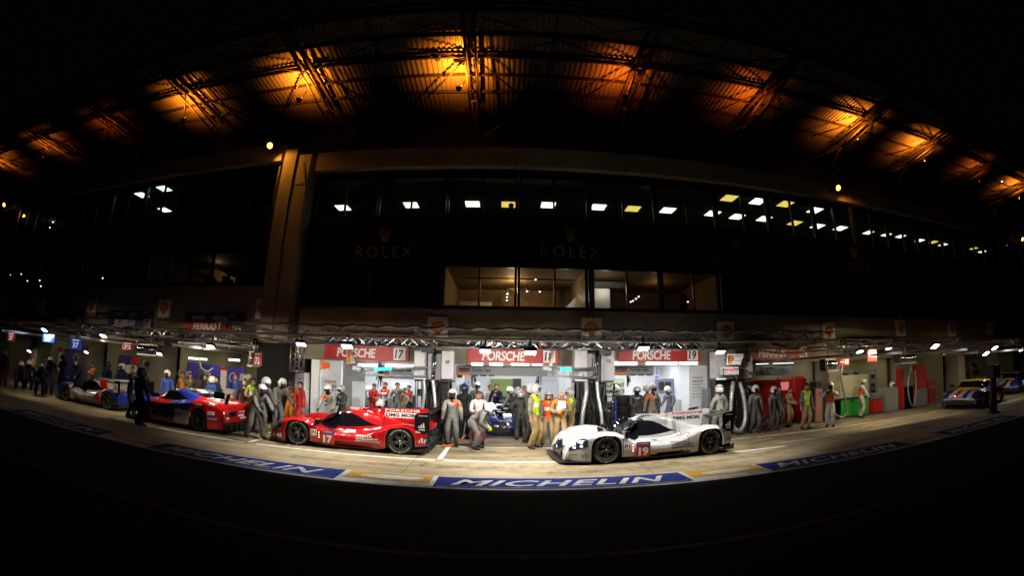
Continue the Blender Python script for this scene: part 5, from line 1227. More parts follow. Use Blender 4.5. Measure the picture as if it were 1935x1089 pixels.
def lmp_decals(T, tree, num, dark, red):
    w_, k_ = m_signw, m_txtblk; main = k_ if dark else w_
    decal(T,tree,'P1',1.44-X0,.36,.13,.11,[m_txtblk if dark else m_txtblk,m_signw],back=(.03,.03),name='class_plate')
    for k in range(3): b = MB(); b.lathe([(.001,-.012),(.016,-.010),(.02,0)],10,(1.66-X0,-.945,.30+.065*k),axis='Y'); b.build('position_light', m_redled if dark else m_yelled, T)
    b = MB(); b.box(1.75-X0,-.965,.135,2.12-X0,-.93,.42); np_ = b.build('number_plate', m_signred, T)
    b = MB(); put_text(b,num,.27,.21,Matrix.Translation((1.80-X0,-.970,.165))@Matrix.Rotation(PI/2,4,'X'),0,bold=.05); b.build('race_number', m_signw, np_)
    b = MB(); b.box(1.75-X0,-.966,.425,2.12-X0,-.93,.50); ep_ = b.build('event_plate', m_signblue, T); b = MB(); put_text(b,'LE MANS',.28,.04,Matrix.Translation((1.79-X0,-.971,.443))@Matrix.Rotation(PI/2,4,'X'),0,bold=.03,shear=.2); b.build('event_lettering', m_signw, ep_)
    decal(T,tree,'WEC',2.36-X0,.44,.16,.045,[m_signblue,m_signw if not dark else m_carwhite],back=(.06,.03) if not dark else None,shear=.3,name='series_mark')
    for i, s in enumerate(('PORSCHE','INTELLIGENT','PERFORMANCE')): decal(T,tree,s,2.74-X0,.40-i*.068,(.44,.62,.66)[i],.05,[main],bold=.03,space=1.05,name='slogan')
    decal(T,tree,'SCHAEFFLER',.30-X0,.44,.17,.022,[main],name='sponsor'); decal(T,tree,'BOSCH',.32-X0,.38,.14,.028,[main],name='sponsor'); decal(T,tree,'DMG MORI',.09-X0,.24,.18,.03,[main],name='sponsor') if dark else None
    b = MB(); xx = 4.50-X0
    decal(T,tree,'Mobil 1',4.36-X0,.60,.22,.045,[main],name='sponsor',bold=.03)
    # shield-like rooster mark: three plumes
    for x0, zz, sc_ in ((.40,.20,.10),(4.47,.36,.11)):
        b = MB(); hit = tree.ray_cast(Vector((x0-X0+.05,-3,zz)),Vector((0,1,0))); yy = (hit[0].y if hit[0] else -.93)-.008
        for dx, h in ((-.06,.7),(0,1.0),(.06,.7)): b.prism([(x0-X0+.05+dx-.018,zz-sc_*.2),(x0-X0+.05+dx+.018,zz-sc_*.2),(x0-X0+.05+dx*1.5+.03,zz+sc_*h),(x0-X0+.05+dx*1.5-.03,zz+sc_*h)],yy,yy-.003)
        b.build('emblem', m_steelgrey if dark else m_signw, T)
    f = -.0185
    def fin(s, x, z, w, h, mat, back=None, **kw):
        b = MB(); 
        if back is not None: b.quad([(x-.03,f-.002,z-.025),(x+w+.03,f-.002,z-.025),(x+w+.03,f-.002,z+h+.025),(x-.03,f-.002,z+h+.025)],1)
        put_text(b,s,w,h,Matrix.Translation((x,f-.005,z))@Matrix.Rotation(PI/2,4,'X'),0,**kw); b.build('fin_lettering',[mat,back or mat],T)
    fin('PORSCHE',3.26-X0,1.035,1.0,.07,m_signred if dark else m_signw,bold=.025,space=1.1); fin('DMG MORI',3.28-X0,.885,.88,.10,m_txtblk,None if dark else m_signw,bold=.04)
    fin('HY',3.04-X0,1.0,.10,.07,m_signred if dark else m_signw,shear=.3,bold=.04)
    b = MB(); put_text(b,'Mobil 1',.35,.05,Matrix.Translation((2.25-X0,-.135,1.045))@Matrix.Rotation(PI/2,4,'X'),0,bold=.03); b.build('scoop_lettering', m_txtblk if dark else m_signw, T)
lmp_decals(Tw,treew,'19',True,False); lmp_decals(Tr,treer,'17',False,True)
# driver in the red car's dark cockpit is hidden by its glass

def navy_region(s, y, z, side):
    if side in (-2,2): return 1
    k = math.sin(s*7.3+y*9.1)+math.sin(s*13.7-y*11.3)+math.sin(y*17+s*3.1)
    return 0 if k > .55 else 2
lmp_car('sports_prototype','dark blue and white patterned race car standing nose out in the middle garage',.25,16.9,PI/2+.06,[m_carblue,m_carblk,M('car_navy',(.012,.015,.06),.2,var=.02,coat=.6)],lambda s,y,z,sd: (1 if sd in (-2,2) else (M and (0 if math.sin(s*7.3+y*9.1)+math.sin(s*13.7-y*11.3) > .3 else 2))),'18',m_signred,True,leds=False)
def p2_region(s, y, z, side):
    if side == 2: return 3
    if side in (-1,1) and z < .14: return 4
    if s > 3.75: return 3 if (s > 4.1 or side == 0 and s > 4.0) else 2
    if 2.65+(1.0-z)*.8 < s < 3.0+(1.0-z)*.9: return 2
    if side == 0 and abs(y) < .5 and z > .92: return 3
    return 0 if s > 1.3 else 3
pa, pc = onZ(120,772), onZ(205,776)
T2, tree2 = lmp_car('sports_prototype','white, red and blue race car tended by dark suited mechanics at the left',-16.15,11.45+.85,0,[m_carwhite,m_carblk,m_carred,m_carblue,m_carbon],p2_region,'37',m_signblue,False)
decal(T2,tree2,'SMP RACING',2.35-X0,.33,.95,.09,[m_txtblk],bold=.03,name='lettering'); decal(T2,tree2,'37',1.75-X0,.2,.2,.18,[m_signw,m_signblue],back=(.05,.04),name='race_number')
b = MB(); put_text(b,'8',.13,.2,Matrix.Translation((4.40-X0,-.925,.76))@Matrix.Rotation(PI/2,4,'X'),1,bold=.04); b.quad([(4.34-X0,-.922,.70),(4.60-X0,-.922,.70),(4.60-X0,-.922,1.02),(4.34-X0,-.922,1.02)],0); b.build('endplate_number',[m_signw,m_signred],T2)

# ---------------------------------------------------------------- grand tourer
GT = dict(L=4.58, W=.99, ox=2.32, axles=(1.0,3.65), arch=.38, axle_z=.345, endz=.24, bulge=.03, sill=.13)
_gc = [(0,.50),(.3,.64),(.8,.76),(1.3,.85),(1.6,.97),(1.95,1.12),(2.3,1.19),(2.7,1.19),(3.1,1.11),(3.6,.99),(4.1,.92),(4.4,.86),(4.58,.73)]
_gs = [(0,.46),(.25,.62),(.7,.76),(1.0,.80),(1.4,.78),(1.9,.77),(2.5,.80),(3.0,.87),(3.5,.93),(3.9,.925),(4.25,.88),(4.48,.80),(4.58,.72)]
def gt_wf(s): return .99-.16*(1-sst(0,.55,s))-.17*sst(3.9,4.58,s)
GT['wf'] = gt_wf
def gt_top(s, t):
    y = abs(t); zs = lerp_tab(_gs,s)-.07*sst(.86,1,y); zc = lerp_tab(_gc,s)
    if s < 1.3: cabin = zs+(zc-zs)*(1-sst(.1,.75,y))
    else: w = .62+.12*sst(1.3,1.6,s)-.0; cabin = zs+(zc-zs)*(1-sst(w-.16,w+.12,y))-.03*y*y
    return smax(zs, cabin, .03)
GT['ztop'] = gt_top
def gt_car(lab, x, y, rz, mats, region, num, spoiler=True, door=False, numcol=None, rim=None):
    T = thing('race_coupe', lab, 'race car', (x,y,0), rz); ox = GT['ox']
    def lampr(s, yy, z, side): return side == 0 and .16 < s < .58 and .58 < abs(yy) < .80
    def voidr(s, yy, z, side): return door and side == -1 and 1.55 < s < 2.62 and z > .28
    body = car_shell(GT, mats, region, T, None, m_carglass, lampr, m_hl, voidr)
    gt_glass(T, body)
    b = MB(); b.box(.3-ox,-.6,.06,4.4-ox,.6,.14); b.box(.55-ox,-.66,.12,1.45-ox,.66,.5); b.box(3.2-ox,-.64,.12,4.2-ox,.64,.55); b.build('floor', m_carbon, T)
    b = MB(); b.prism([(-.10-ox,-.6),(.0-ox,-.9),(.5-ox,-.97),(.5-ox,.97),(0-ox,.9),(-.1-ox,.6)],.05,.08,plane='XY'); b.box(-.015-ox,-.62,.2,.01-ox,.62,.36); b.build('front_splitter', m_carbon, T)
    for a in GT['axles']:
        for sd in (-1,1): car_wheel(T, a-ox, sd*.86, .345, .28, sd, rim, marks=False)
    for sd in (-1,1):
        b = MB(); b.box(1.62-ox,sd*.90,.88,1.75-ox,sd*1.10,1.0); b.tube((1.7-ox,sd*.80,.86),(1.7-ox,sd*.95,.92),.02,6); b.build('mirror', m_carblk, T)
        b = MB(); b.lathe([(.001,.0),(.06,.008),(.075,.0),(.075,-.03)],16,mat=Matrix.Translation((4.585-ox,sd*.68,.60))@Matrix.Rotation(PI/2,4,'Y')); b.build('tail_light', M('tail_lamp', (.25,.02,.02), .3), T)
    b = MB(); b.box(4.30-ox,-.78,.10,4.60-ox,.78,.30)
    for k in range(6): b.box(4.35-ox,-.6+.24*k-.012,.07,4.68-ox,-.6+.24*k+.012,.28)
    b.build('diffuser', m_carbon, T)
    b = MB(); b.box(4.585-ox,-.56,.52,4.592-ox,-.22,.66); b.box(4.585-ox,.22,.52,4.592-ox,.56,.66); b.box(4.585-ox,-.8,.32,4.591-ox,.8,.34); b.build('rear_grille', m_carblk, T)
    if spoiler:
        b = MB(); b.prism([(4.28-ox,1.16),(4.40-ox,1.19),(4.62-ox,1.21),(4.60-ox,1.19),(4.40-ox,1.165)],-.88,.88)
        for sd in (-1,1): b.box(4.24-ox,sd*.88,1.06,4.66-ox,sd*.90,1.26); b.prism([(4.25-ox,.86),(4.38-ox,.86),(4.50-ox,1.18),(4.38-ox,1.18)],sd*.40,sd*.43)
        b.build('rear_wing', m_carbon, T)
    return T, bvh_of([body])
def gred_region(s, y, z, side):
    if side == -2: return 1
    if side == 2: return 1 if z < .34 else 0
    if side == 0:
        if s < 1.4: return 3
        if abs(y) > .5 and 2.35 < s < 3.35-(.95-z)*.4: return 3
        if abs(y) < .62 and s < 3.1 and z > 1.05: return 2 if abs(y) < .18 else 1
        return 0
    if z < .2: return 0
    if s < 1.4: return 3
    if 2.6 < s < 3.25 and z < .60: return 2
    if 2.4 < s < 3.15+(z-.6)*.9: return 3
    return 0
fx = onZ(380,817); ga = R(-3)
Tg, treeg = gt_car('red and blue race coupe with a white stripe, its door open',fx.x-1.33*math.cos(ga)-.06,fx.y+.95-1.33*math.sin(ga),ga,[m_carred,m_carblk,m_carwhite,m_carblue],gred_region,'72',True,True)
decal(Tg,treeg,'RACING',2.66-GT['ox'],.42,.36,.08,[m_txtblk],bold=.03); decal(Tg,treeg,'OPEN',3.5-GT['ox'],.80,.30,.06,[m_signw],bold=.03)
b = MB(); ox = GT['ox']
for (y0,y1,z0,z1,m) in ((-.12,.14,.50,.56,0),(-.02,.3,.42,.47,0),(-.72,-.58,.44,.5,0)): b.box(4.586-ox,y0,z0,4.594-ox,y1,z1,m)
put_text(b,'MICHELIN',.3,.05,Matrix.Translation((4.60-ox,-.10,.62))@Matrix.Rotation(PI/2,4,'Z')@Matrix.Rotation(PI/2,4,'X'),0,bold=.03); b.build('rear_lettering', m_signw, Tg)
decal(Tg,treeg,'MICHELIN',4.08-GT['ox'],.42,.28,.05,[m_signw,m_signblue],back=(.03,.02)); decal(Tg,treeg,'ACO',4.1-GT['ox'],.58,.16,.06,[m_signred,m_signw],back=(.03,.02))
def stripes_region(s, y, z, side):
    if side == 0:
        if s < 1.4:
            k = y+.1*s
            if s > .9 and abs(y) < .55: return 4
            if abs(y) > .72: return 3
            return (3,2,3,2,0,2,3)[int((k+.8)/.23) % 7]
        if abs(y) < .64 and z > 1.08: return 4
        return 3 if s > 3 or abs(y) > .64 else 1
    if side == -2: return 2 if z > .40 else (1 if abs(y) < .62 else 3)
    if side in (-1,1):
        if s < 1.45: return 3 if z > .5 else (2 if z > .38 else 3)
        if s < 2.1: return 3
        return 0 if z > .5 else 4
    return 0
p51 = onZ(1797,770)
T51, tree51 = gt_car('striped blue, white and yellow race coupe numbered 51',21.95,11.75,R(9),[m_carred,m_carblk,m_carwhite,m_carblue,m_caryel],stripes_region,'51',True)
T71, tree71 = gt_car('striped blue and yellow race coupe numbered 71 at the right edge',29.6,13.3,R(9),[m_carred,m_carblk,m_carwhite,m_carblue,m_caryel],stripes_region,'71',True)
m_cyan = M('lit_number', (.3,.9,.9), .4, var=0, emit=.45, ecol=(.3,.95,.95))
decal(T51,tree51,'51',1.66-GT['ox'],.42,.36,.26,[m_cyan],bold=.04,name='race_number'); decal(T71,tree71,'71',1.66-GT['ox'],.42,.36,.26,[m_cyan],bold=.04,name='race_number')
# ================================================================ people
def cloth(name, col, rough=.85): return M(name, col, rough, var=.38, scale=6, bump=.9, spec=.2)
C_GREY = cloth('suit_grey', (.135,.133,.122)); C_DGREY = cloth('suit_dark_grey', (.060,.058,.052)); C_LGREY = cloth('suit_light_grey', (.25,.24,.21)); C_TAN = cloth('suit_tan', (.30,.215,.10)); C_BROWN = cloth('suit_brown_grey', (.17,.145,.11))
C_NAVY = cloth('suit_navy', (.012,.014,.045)); C_BLUE = cloth('suit_blue', (.03,.06,.28)); C_BLACK = cloth('suit_black', (.018,.018,.018)); C_WHITE = cloth('suit_white', (.48,.47,.45)); C_RED = cloth('suit_red', (.45,.03,.025))
C_ORANGE = cloth('vest_orange', (.62,.085,.012)); C_AMBER = cloth('shirt_amber', (.50,.17,.02)); C_LIME = cloth('vest_lime', (.42,.62,.02)); C_GREENV = cloth('vest_green', (.20,.40,.03)); C_BAND = M('reflective_band', (.62,.63,.60), .35, var=.1)
C_SKIN = M('skin', (.42,.22,.14), .55, var=.1, scale=8); C_HAIR = M('hair_dark', (.02,.013,.008), .7, var=.2); C_SHOE = M('shoe_black', (.012,.012,.012), .5, var=.1); C_GLOVE = M('glove_black', (.02,.02,.02), .7, var=.1); C_GLIME = M('glove_lime', (.45,.60,.03), .7, var=.1)
C_BALA = cloth('balaclava', (.015,.015,.017)); H_WHITE = M('helmet_white', (.54,.54,.53), .22, var=.03, coat=.5); H_GREY = M('helmet_grey', (.40,.40,.41), .3, metal=.3, var=.05); H_NAVY = M('helmet_navy', (.02,.025,.06), .3, var=.03); H_STRIPE = M('helmet_stripe', (.02,.02,.02), .4, var=0)
C_GOG = M('goggles', (.06,.02,.03), .1, var=0, coat=1); C_LENS = M('eye', (.02,.015,.012), .2, var=0); C_LIP = M('lips', (.30,.11,.08), .6, var=0)

def ik(a, t, l1, l2, pole):
    """two-bone chain from a to t: returns joint and reachable end"""
    d = t-a; L = d.length
    if L > (l1+l2)*.995: d = d*((l1+l2)*.995/L); L = d.length
    if L < 1e-4: d = Vector((0,.01,-.1)); L = d.length
    u = d/L; x = (l1*l1-l2*l2+L*L)/(2*L); h = math.sqrt(max(0, l1*l1-x*x)); p = pole-u*pole.dot(u)
    p = p.normalized() if p.length > 1e-5 else u.orthogonal().normalized()
    return a+u*x+p*h, a+d
POSE = {
 'stand': dict(),
 'relaxed': dict(hl=(-.33,.05,.80), hr=(.32,.10,.82), fl=(-.14,.04), fr=(.16,-.02)),
 'belly': dict(hl=(-.10,.30,1.08), hr=(.12,.30,1.05), hp=20),
 'read': dict(hl=(-.12,.33,1.16), hr=(.13,.32,1.14), hp=28, lean=3),
 'face': dict(hl=(-.06,.16,1.50), hr=(.20,.20,1.05), hp=5),
 'raised': dict(hl=(-.10,.26,1.42), hr=(.14,.24,1.36), hp=8, lean=-3),
 'lean': dict(lean=28, pel=(0,-.10,.93), hl=(-.30,.42,.82), hr=(.30,.44,.80), hp=10),
 'push': dict(lean=48, pel=(0,-.14,.90), hl=(-.20,.80,.68), hr=(.22,.84,.66), fl=(-.16,.22), fr=(.14,-.34), hp=-12),
 'bend': dict(lean=62, pel=(0,-.20,.84), hl=(-.16,.34,.66), hr=(.16,.38,.62), fl=(-.17,.05), fr=(.17,-.02), hp=5),
 'crouch': dict(lean=38, pel=(0,-.16,.46), hl=(-.24,.50,.50), hr=(.22,.52,.46), fl=(-.17,.16), fr=(.17,-.10), hp=0),
 'kneel': dict(lean=30, pel=(0,-.10,.52), hl=(-.22,.52,.55), hr=(.22,.50,.50), fl=(-.14,.30), fr=(.15,-.38), hp=5),
 'point': dict(hl=(-.25,.45,1.30), hr=(.30,.08,.82)),
 'akimbo': dict(hl=(-.24,.05,1.00), hr=(.24,.06,1.01), fl=(-.15,.05), fr=(.16,-.04)),
 'folded': dict(hl=(.08,.24,1.20), hr=(-.10,.26,1.15), fl=(-.12,.04)),
 'onehand': dict(hl=(-.06,.26,1.22), hr=(.33,.02,.80), fr=(.17,-.08)),
 'down': dict(hl=(-.28,.14,.86), hr=(.22,.34,.92), hp=35, lean=6),
}
SKEL = []
def make_body(pose, seed):
    P = POSE[pose]; rr = random.Random(seed); j = lambda a: rr.uniform(-a, a)
    lean = R(P.get('lean', 0)+j(2)); pel = Vector(P.get('pel', (0,0,.93))); d = Vector((0,math.sin(lean),math.cos(lean))); fw = Vector((0,math.cos(lean),-math.sin(lean)))
    waist = pel+d*.15+fw*-.005; chest = pel+d*.33; upper = pel+d*.47; neck = pel+d*.56+fw*.015
    hp = R(P.get('hp', 0)+j(4))+lean*.45; hd = Vector((j(.05),math.sin(hp),math.cos(hp))).normalized(); hf = Vector((0,math.cos(hp),-math.sin(hp)))
    jaw = neck+hd*.06+hf*.025; mid = neck+hd*.145+hf*.02; top = neck+hd*.225+hf*.005
    V, E, RAD, LB = [], [], [], []
    def v(p, r, lab): V.append(Vector(p)); RAD.append(r); LB.append(lab); return len(V)-1
    def e(a, b): E.append((a,b))
    i0 = v(pel,(.155),'torso'); i1 = v(waist,.148,'torso'); i2 = v(chest,.168,'torso'); i3 = v(upper,.140,'torso'); i4 = v(neck,.062,'neck'); i5 = v(jaw,.075,'head'); i6 = v(mid,.098,'head'); i7 = v(top,.075,'head')
    for a, b in ((i0,i1),(i1,i2),(i2,i3),(i3,i4),(i4,i5),(i5,i6),(i6,i7)): e(a,b)
    fing = []
    for sd, key, dflt in ((-1,'hl',(-.30,.06,.80)),(1,'hr',(.30,.06,.80))):
        sh = upper+Vector((sd*.198,0,0))+d*-.005; t = Vector(P.get(key, dflt))+Vector((j(.03),j(.03),j(.03)))
        el, wr = ik(sh, t, .295, .265, Vector((sd*.55,-.6,-.35)))
        hd_ = (wr-el).normalized(); palm = wr+hd_*.075
        a = v(sh,.094,'uarm'); b = v(el,.074,'uarm'); b2 = v(el.lerp(wr,.55),.064,'farm'); c = v(wr,.046,'farm'); c2 = v(palm,.044,'hand')
        e(i3,a); e(a,b); e(b,b2); e(b2,c); e(c,c2)
        lat = hd_.cross(Vector((sd,.2,0))).normalized(); nrm = lat.cross(hd_).normalized()*(-sd)
        for k in range(4):
            o = (k-1.5)*.021; L = (.072,.082,.078,.060)[k]; cur = .25+.12*k+rr.uniform(0,.2)
            f0 = palm+lat*o-hd_*.01; f1 = f0+hd_*L*.55+nrm*L*.12; f2 = f1+(hd_*math.cos(cur*1.6)+nrm*math.sin(cur*1.6))*L*.5
            fing.append((f0,f1,f2,.0095))
        f0 = wr+hd_*.03+lat*.028; f1 = f0+(hd_*.6+lat*.75).normalized()*.04; f2 = f1+(hd_*.85+lat*.2+nrm*.35).normalized()*.032; fing.append((f0,f1,f2,.0105))
    for sd, key, dflt in ((-1,'fl',(-.13,.02)),(1,'fr',(.13,-.01))):
        hip = pel+Vector((sd*.085,0,-.03)); f = P.get(key, dflt); ank = Vector((f[0]*.92+j(.02),f[1]-.05+j(.03),.085))
        kn, an = ik(hip, ank, .445, .435, Vector((sd*.15,1,0)))
        a = v(hip+Vector((sd*.01,0,-.02)),.130,'thigh'); b = v(kn,.098,'thigh'); b2 = v(kn.lerp(an,.4)-Vector((0,.012,0)),.094,'shin'); c = v(an,.078,'shin')
        out = Vector((sd*.22,1,0)).normalized()
        g = v(Vector((an.x,an.y,.048))-out*.035,.052,'foot'); h = v(Vector((an.x,an.y,.046))+out*.13,.050,'foot'); tt = v(Vector((an.x,an.y,.033))+out*.205,.030,'foot')
        e(i0,a); e(a,b); e(b,b2); e(b2,c); e(c,g); e(g,h); e(h,tt)
    nb = len(V)
    for f0,f1,f2,r in fing:
        a = v(f0,r*1.15,'hand'); b = v(f1,r,'hand'); c = v(f2,r*.75,'hand'); e(a,b); e(b,c)
    me = bpy.data.meshes.new('person'); me.from_pydata(V, E, [])
    o = bpy.data.objects.new('person', me); COL.objects.link(o)
    sk = o.modifiers.new('skin','SKIN'); sk.use_smooth_shade = True; sk.branch_smoothing = .6
    ss = o.modifiers.new('sub','SUBSURF'); ss.levels = 1; ss.render_levels = 1
    for i, s in enumerate(me.skin_vertices[0].data):
        r = RAD[i]; s.radius = (r, r); s.use_root = (i == 0) or (i >= nb and (i-nb) % 3 == 0)
    dg = bpy.context.evaluated_depsgraph_get(); m2 = bpy.data.meshes.new_from_object(o.evaluated_get(dg)); bpy.data.objects.remove(o); bpy.data.meshes.remove(me)
    segs = [(V[a],V[b],LB[b] if LB[b] != 'neck' else 'neck',b) for a,b in E]
    return m2, segs, dict(pel=pel, d=d, fw=fw, upper=upper, neck=neck, mid=mid, hd=hd, hf=hf, arms=(V,), L=(neck-pel).length)
_bodies = {}
def person(lab, px, Y, facing, pose, suit, head='helmet', h=1.75, vest=None, legs=None, gloves=None, hel=None, band=False, upper=None, bib=None, z=0.0, seed=None, group=None, sil=False, top_py=None, x=None, text=None):
    if group == MG and not text and abs(facing) <= 70 and pose in ('stand','relaxed','down'): text = ('MICHELIN','front',C_BAND)
    open_face = group == MM and head == 'helmet'
    seed = seed if seed is not None else int(abs(px)*7+Y*13) % 9973
    if pose == 'stand': pose = ('stand','akimbo','folded','onehand','relaxed','belly')[seed % 6]
    xx = x if x is not None else (onY(px, 760, Y).x)
    if top_py is not None:
        zt = onY(px, top_py, Y).z; h = max(1.45, min(2.0, 1.75*(zt-z)/(1.79 if head == 'helmet' else 1.75)))
    m, segs, J = make_body(pose, seed)
    mats = [suit, legs or suit, gloves or (C_SKIN if head != 'helmet' or open_face else C_GLOVE), C_SHOE, C_BALA if head == 'helmet' and not open_face else C_SKIN, upper or suit, C_BLACK, C_ORANGE]
    for mt in mats: m.materials.append(mt)
    fl = []; d = J['d']; pel = J['pel']; L = J['L']
    for p in m.polygons:
        c = p.center; best = 9; lab_ = 'torso'; bi = 0
        for a, b, l, k in segs:
            ab = b-a; t = max(0, min(1, (c-a).dot(ab)/ab.length_squared)); q = (c-a-ab*t).length
            if q < best-1e-6: best = q; lab_ = l; bi = k
        t = (c-pel).dot(d)/L; fl.append((lab_, t, bi))
        mi = {'torso':0,'neck':4,'head':4,'uarm':0,'farm':0,'hand':2,'thigh':1,'shin':1,'foot':3}[lab_]
        if lab_ == 'torso' and t < -.12: mi = 1
        if lab_ == 'neck' and head == 'helmet': mi = 4
        if lab_ == 'torso' and -.02 < t < .07 and pose not in ('crouch','kneel'): mi = 6
        if upper and (lab_ in ('uarm',) or (lab_ == 'torso' and t > .55)): mi = 5
        if band and lab_ == 'uarm' and c.x < 0 and mi == 0 and best > 0: mi = 0
        p.material_index = mi; p.use_smooth = True
    o = bpy.data.objects.new('person', m); COL.objects.link(o)
    sc_ = h/1.75; o.scale = (sc_,)*3; o.location = (xx, Y, z); o.rotation_euler = (0,0,PI+R(facing)); tag(o, lab, 'person', group)
    if sil: return o
    def clothing(name, mt, test, off, bandtest=None, m2_=None):
        b = MB(); vm = {}
        for p, (l, t, k) in zip(m.polygons, fl):
            if not test(l, t, p.center): continue
            vs = []
            for vi in p.vertices:
                if vi not in vm: vv = m.vertices[vi]; vm[vi] = b.bm.verts.new(vv.co+vv.normal*off)
                vs.append(vm[vi])
            b._f(vs, 1 if bandtest and bandtest(t, p.center) else 0, True)
        if not len(b.bm.faces): b.bm.free(); return
        b.build(name, [mt, m2_ or C_BAND], o, recalc=False)
    if vest: clothing('safety_vest', vest, lambda l,t,c: (l == 'torso' and t > -.12) or (l == 'uarm' and (c-J['upper']).length < .215), .017, lambda t,c: .14 < t < .25 or .42 < t < .53)
    if bib: clothing('bib', bib, lambda l,t,c: l == 'torso' and t > .02 and abs(c.x) < .17, .014)
    if band: clothing('armband', C_ORANGE, lambda l,t,c: l == 'uarm' and c.x*band > 0 and .10 < (c-(J['upper']+Vector((.185*band,0,0)))).length < .20, .008)
    hm = Matrix.Translation(J['mid']-J['hd']*.012) @ Matrix((( *[1,J['hf'].x,J['hd'].x],0),( *[0,J['hf'].y,J['hd'].y],0),( *[0,J['hf'].z,J['hd'].z],0),(0,0,0,1)))
    if head == 'helmet':
        b = MB(); nu, nv = 28, 14; rows = []
        for i in range(nv+1):
            ph = PI*.02+PI*.70*i/nv; rows.append([b.bm.verts.new(hm @ Vector((math.sin(ph)*math.cos(2*PI*k/nu)*.146, math.sin(ph)*math.sin(2*PI*k/nu)*.166-.006, math.cos(ph)*.160+.014))) for k in range(nu)])
        b._f(rows[0], 0, True)
        for i in range(nv):
            for k in range(nu):
                a = (2*PI*(k+.5)/nu-PI/2+PI) % (2*PI)-PI; zz = math.cos(PI*.02+PI*.70*(i+.5)/nv)
                if abs(a) < .92 and zz < .30: continue
                st = 1 if hel == 'stripe' and (abs(zz-.45) < .08 or abs(zz-.1) < .07) else 0
                b._f([rows[i][k],rows[i][(k+1)%nu],rows[i+1][(k+1)%nu],rows[i+1][k]], st, True)
        b.build('helmet', [H_WHITE if hel in (None,'stripe') else hel, H_STRIPE], o)
        if not open_face:
         b = MB(); n = 8; g = [[b.bm.verts.new(hm @ Vector((math.sin(a_)*.118, math.cos(a_)*.132, zz))) for a_ in [-.85+1.7*k/n for k in range(n+1)]] for zz in (-.028,.004,.036)]
         for A, B_ in zip(g, g[1:]):
            for k in range(n): b._f([A[k],A[k+1],B_[k+1],B_[k]], 0, True)
         b.build('goggles', C_GOG, o)
    if head != 'helmet' or open_face:
        b = MB(); sp = lambda c, r, mi: b.lathe([(.001,-r[2]),(.7,-r[2]*.7),(1,0),(.7,r[2]*.7),(.001,r[2])] if False else [(max(.001,math.sin(PI*i/6))*r[0], -math.cos(PI*i/6)*r[2]) for i in range(7)], 10, c, mi=mi, mat=hm)
        sp((0,.098,-.012),(.014,.02,.022),0); sp((0,.106,-.022),(.016,.016,.012),0); sp((-.032,.088,.012),(.011,.01,.007),1); sp((.032,.088,.012),(.011,.01,.007),1); sp((0,.092,-.050),(.022,.01,.006),2)
        sp((-.097,0,0),(.012,.02,.028),0); sp((.097,0,0),(.012,.02,.028),0); sp((-.033,.092,.030),(.018,.01,.005),1); sp((.033,.092,.030),(.018,.01,.005),1)
        b.build('face', [C_SKIN, C_LENS, C_LIP], o)
        if head in ('hair','cap'):
            b = MB(); nu, nv = 20, 8; rows = []
            for i in range(nv+1):
                ph = PI*.02+PI*.55*i/nv; rows.append([b.bm.verts.new(hm @ Vector((math.sin(ph)*math.cos(2*PI*k/nu)*.108, math.sin(ph)*math.sin(2*PI*k/nu)*.115-.010, math.cos(ph)*.105+.022))) for k in range(nu)])
            b._f(rows[0], 0, True)
            for i in range(nv):
                for k in range(nu):
                    a = (2*PI*(k+.5)/nu-PI/2+PI) % (2*PI)-PI
                    if abs(a) < 1.1 and i > nv*.55: continue
                    b._f([rows[i][k],rows[i][(k+1)%nu],rows[i+1][(k+1)%nu],rows[i+1][k]], 0, True)
            if head == 'cap': b.prism([(-.08,.09),(.08,.09),(.06,.19),(-.06,.19)],.045,.055,plane='XY',mat=hm)
            b.build('hair' if head == 'hair' else 'cap', C_HAIR if head == 'hair' else (hel or C_BLACK), o)
    if text:
        b = MB(); up_ = J['upper']; s_ = -1 if text[1] == 'back' else 1
        mt = Matrix.Translation(pel+d*.40+J['fw']*(s_*.165)) @ Matrix.Rotation(PI if s_ > 0 else 0,4,'Z') @ Matrix.Rotation(PI/2,4,'X'); put_text(b,text[0],.20,.03,mt@Matrix.Translation((-.10,0,0)),0,bold=.03); b.build('suit_lettering', text[2], o)
    return o
MG = 'grey suited pit crew of the two prototypes'; MM = 'marshals in tan trousers'; MN = 'crew at the left garages'
# --- around the red car
person('mechanic in a white helmet leaning over the red car nose, nearest the camera',506,10.75,62,'push',C_GREY,h=1.80,group=MG,x=-7.05)
person('grey suited mechanic in a white helmet behind the one who leans on the red car',508,11.75,70,'lean',C_GREY,h=1.84,group=MG,x=-7.55)
person('mechanic in a striped helmet, third at the red car nose',526,12.6,60,'lean',C_GREY,hel='stripe',h=1.80,group=MG,x=-7.40)
person('red suited man half hidden behind the mechanics at the nose of the red car',546,13.0,-30,'relaxed',C_RED,'hair',h=1.66,x=-6.75)
person('man in an orange jacket just left of the pale round column',552,13.6,0,'stand',C_AMBER,'hair',h=1.70,x=-7.45)
person('marshal in a green vest standing behind the red and blue car',480,11.96,0,'read',C_TAN,'cap',vest=C_GREENV,top_py=711,group=MM)
person('man in a dark jacket left of the marshal in the green vest',461,12.9,40,'stand',C_BLACK,'hair',top_py=716)
person('light grey suited mechanic with an orange armband bending over the canopy of the red car',624,12.95,0,'lean',C_LGREY,band=1,h=1.68,group=MG)
person('dark grey suited mechanic in a grey helmet behind the canopy of the red car',647,13.4,-30,'stand',C_DGREY,hel=H_GREY,top_py=727,group=MG)
person('mechanic behind the fin of the red car, only his white helmet showing',731,12.75,-20,'bend',C_DGREY,h=1.62,group=MG)
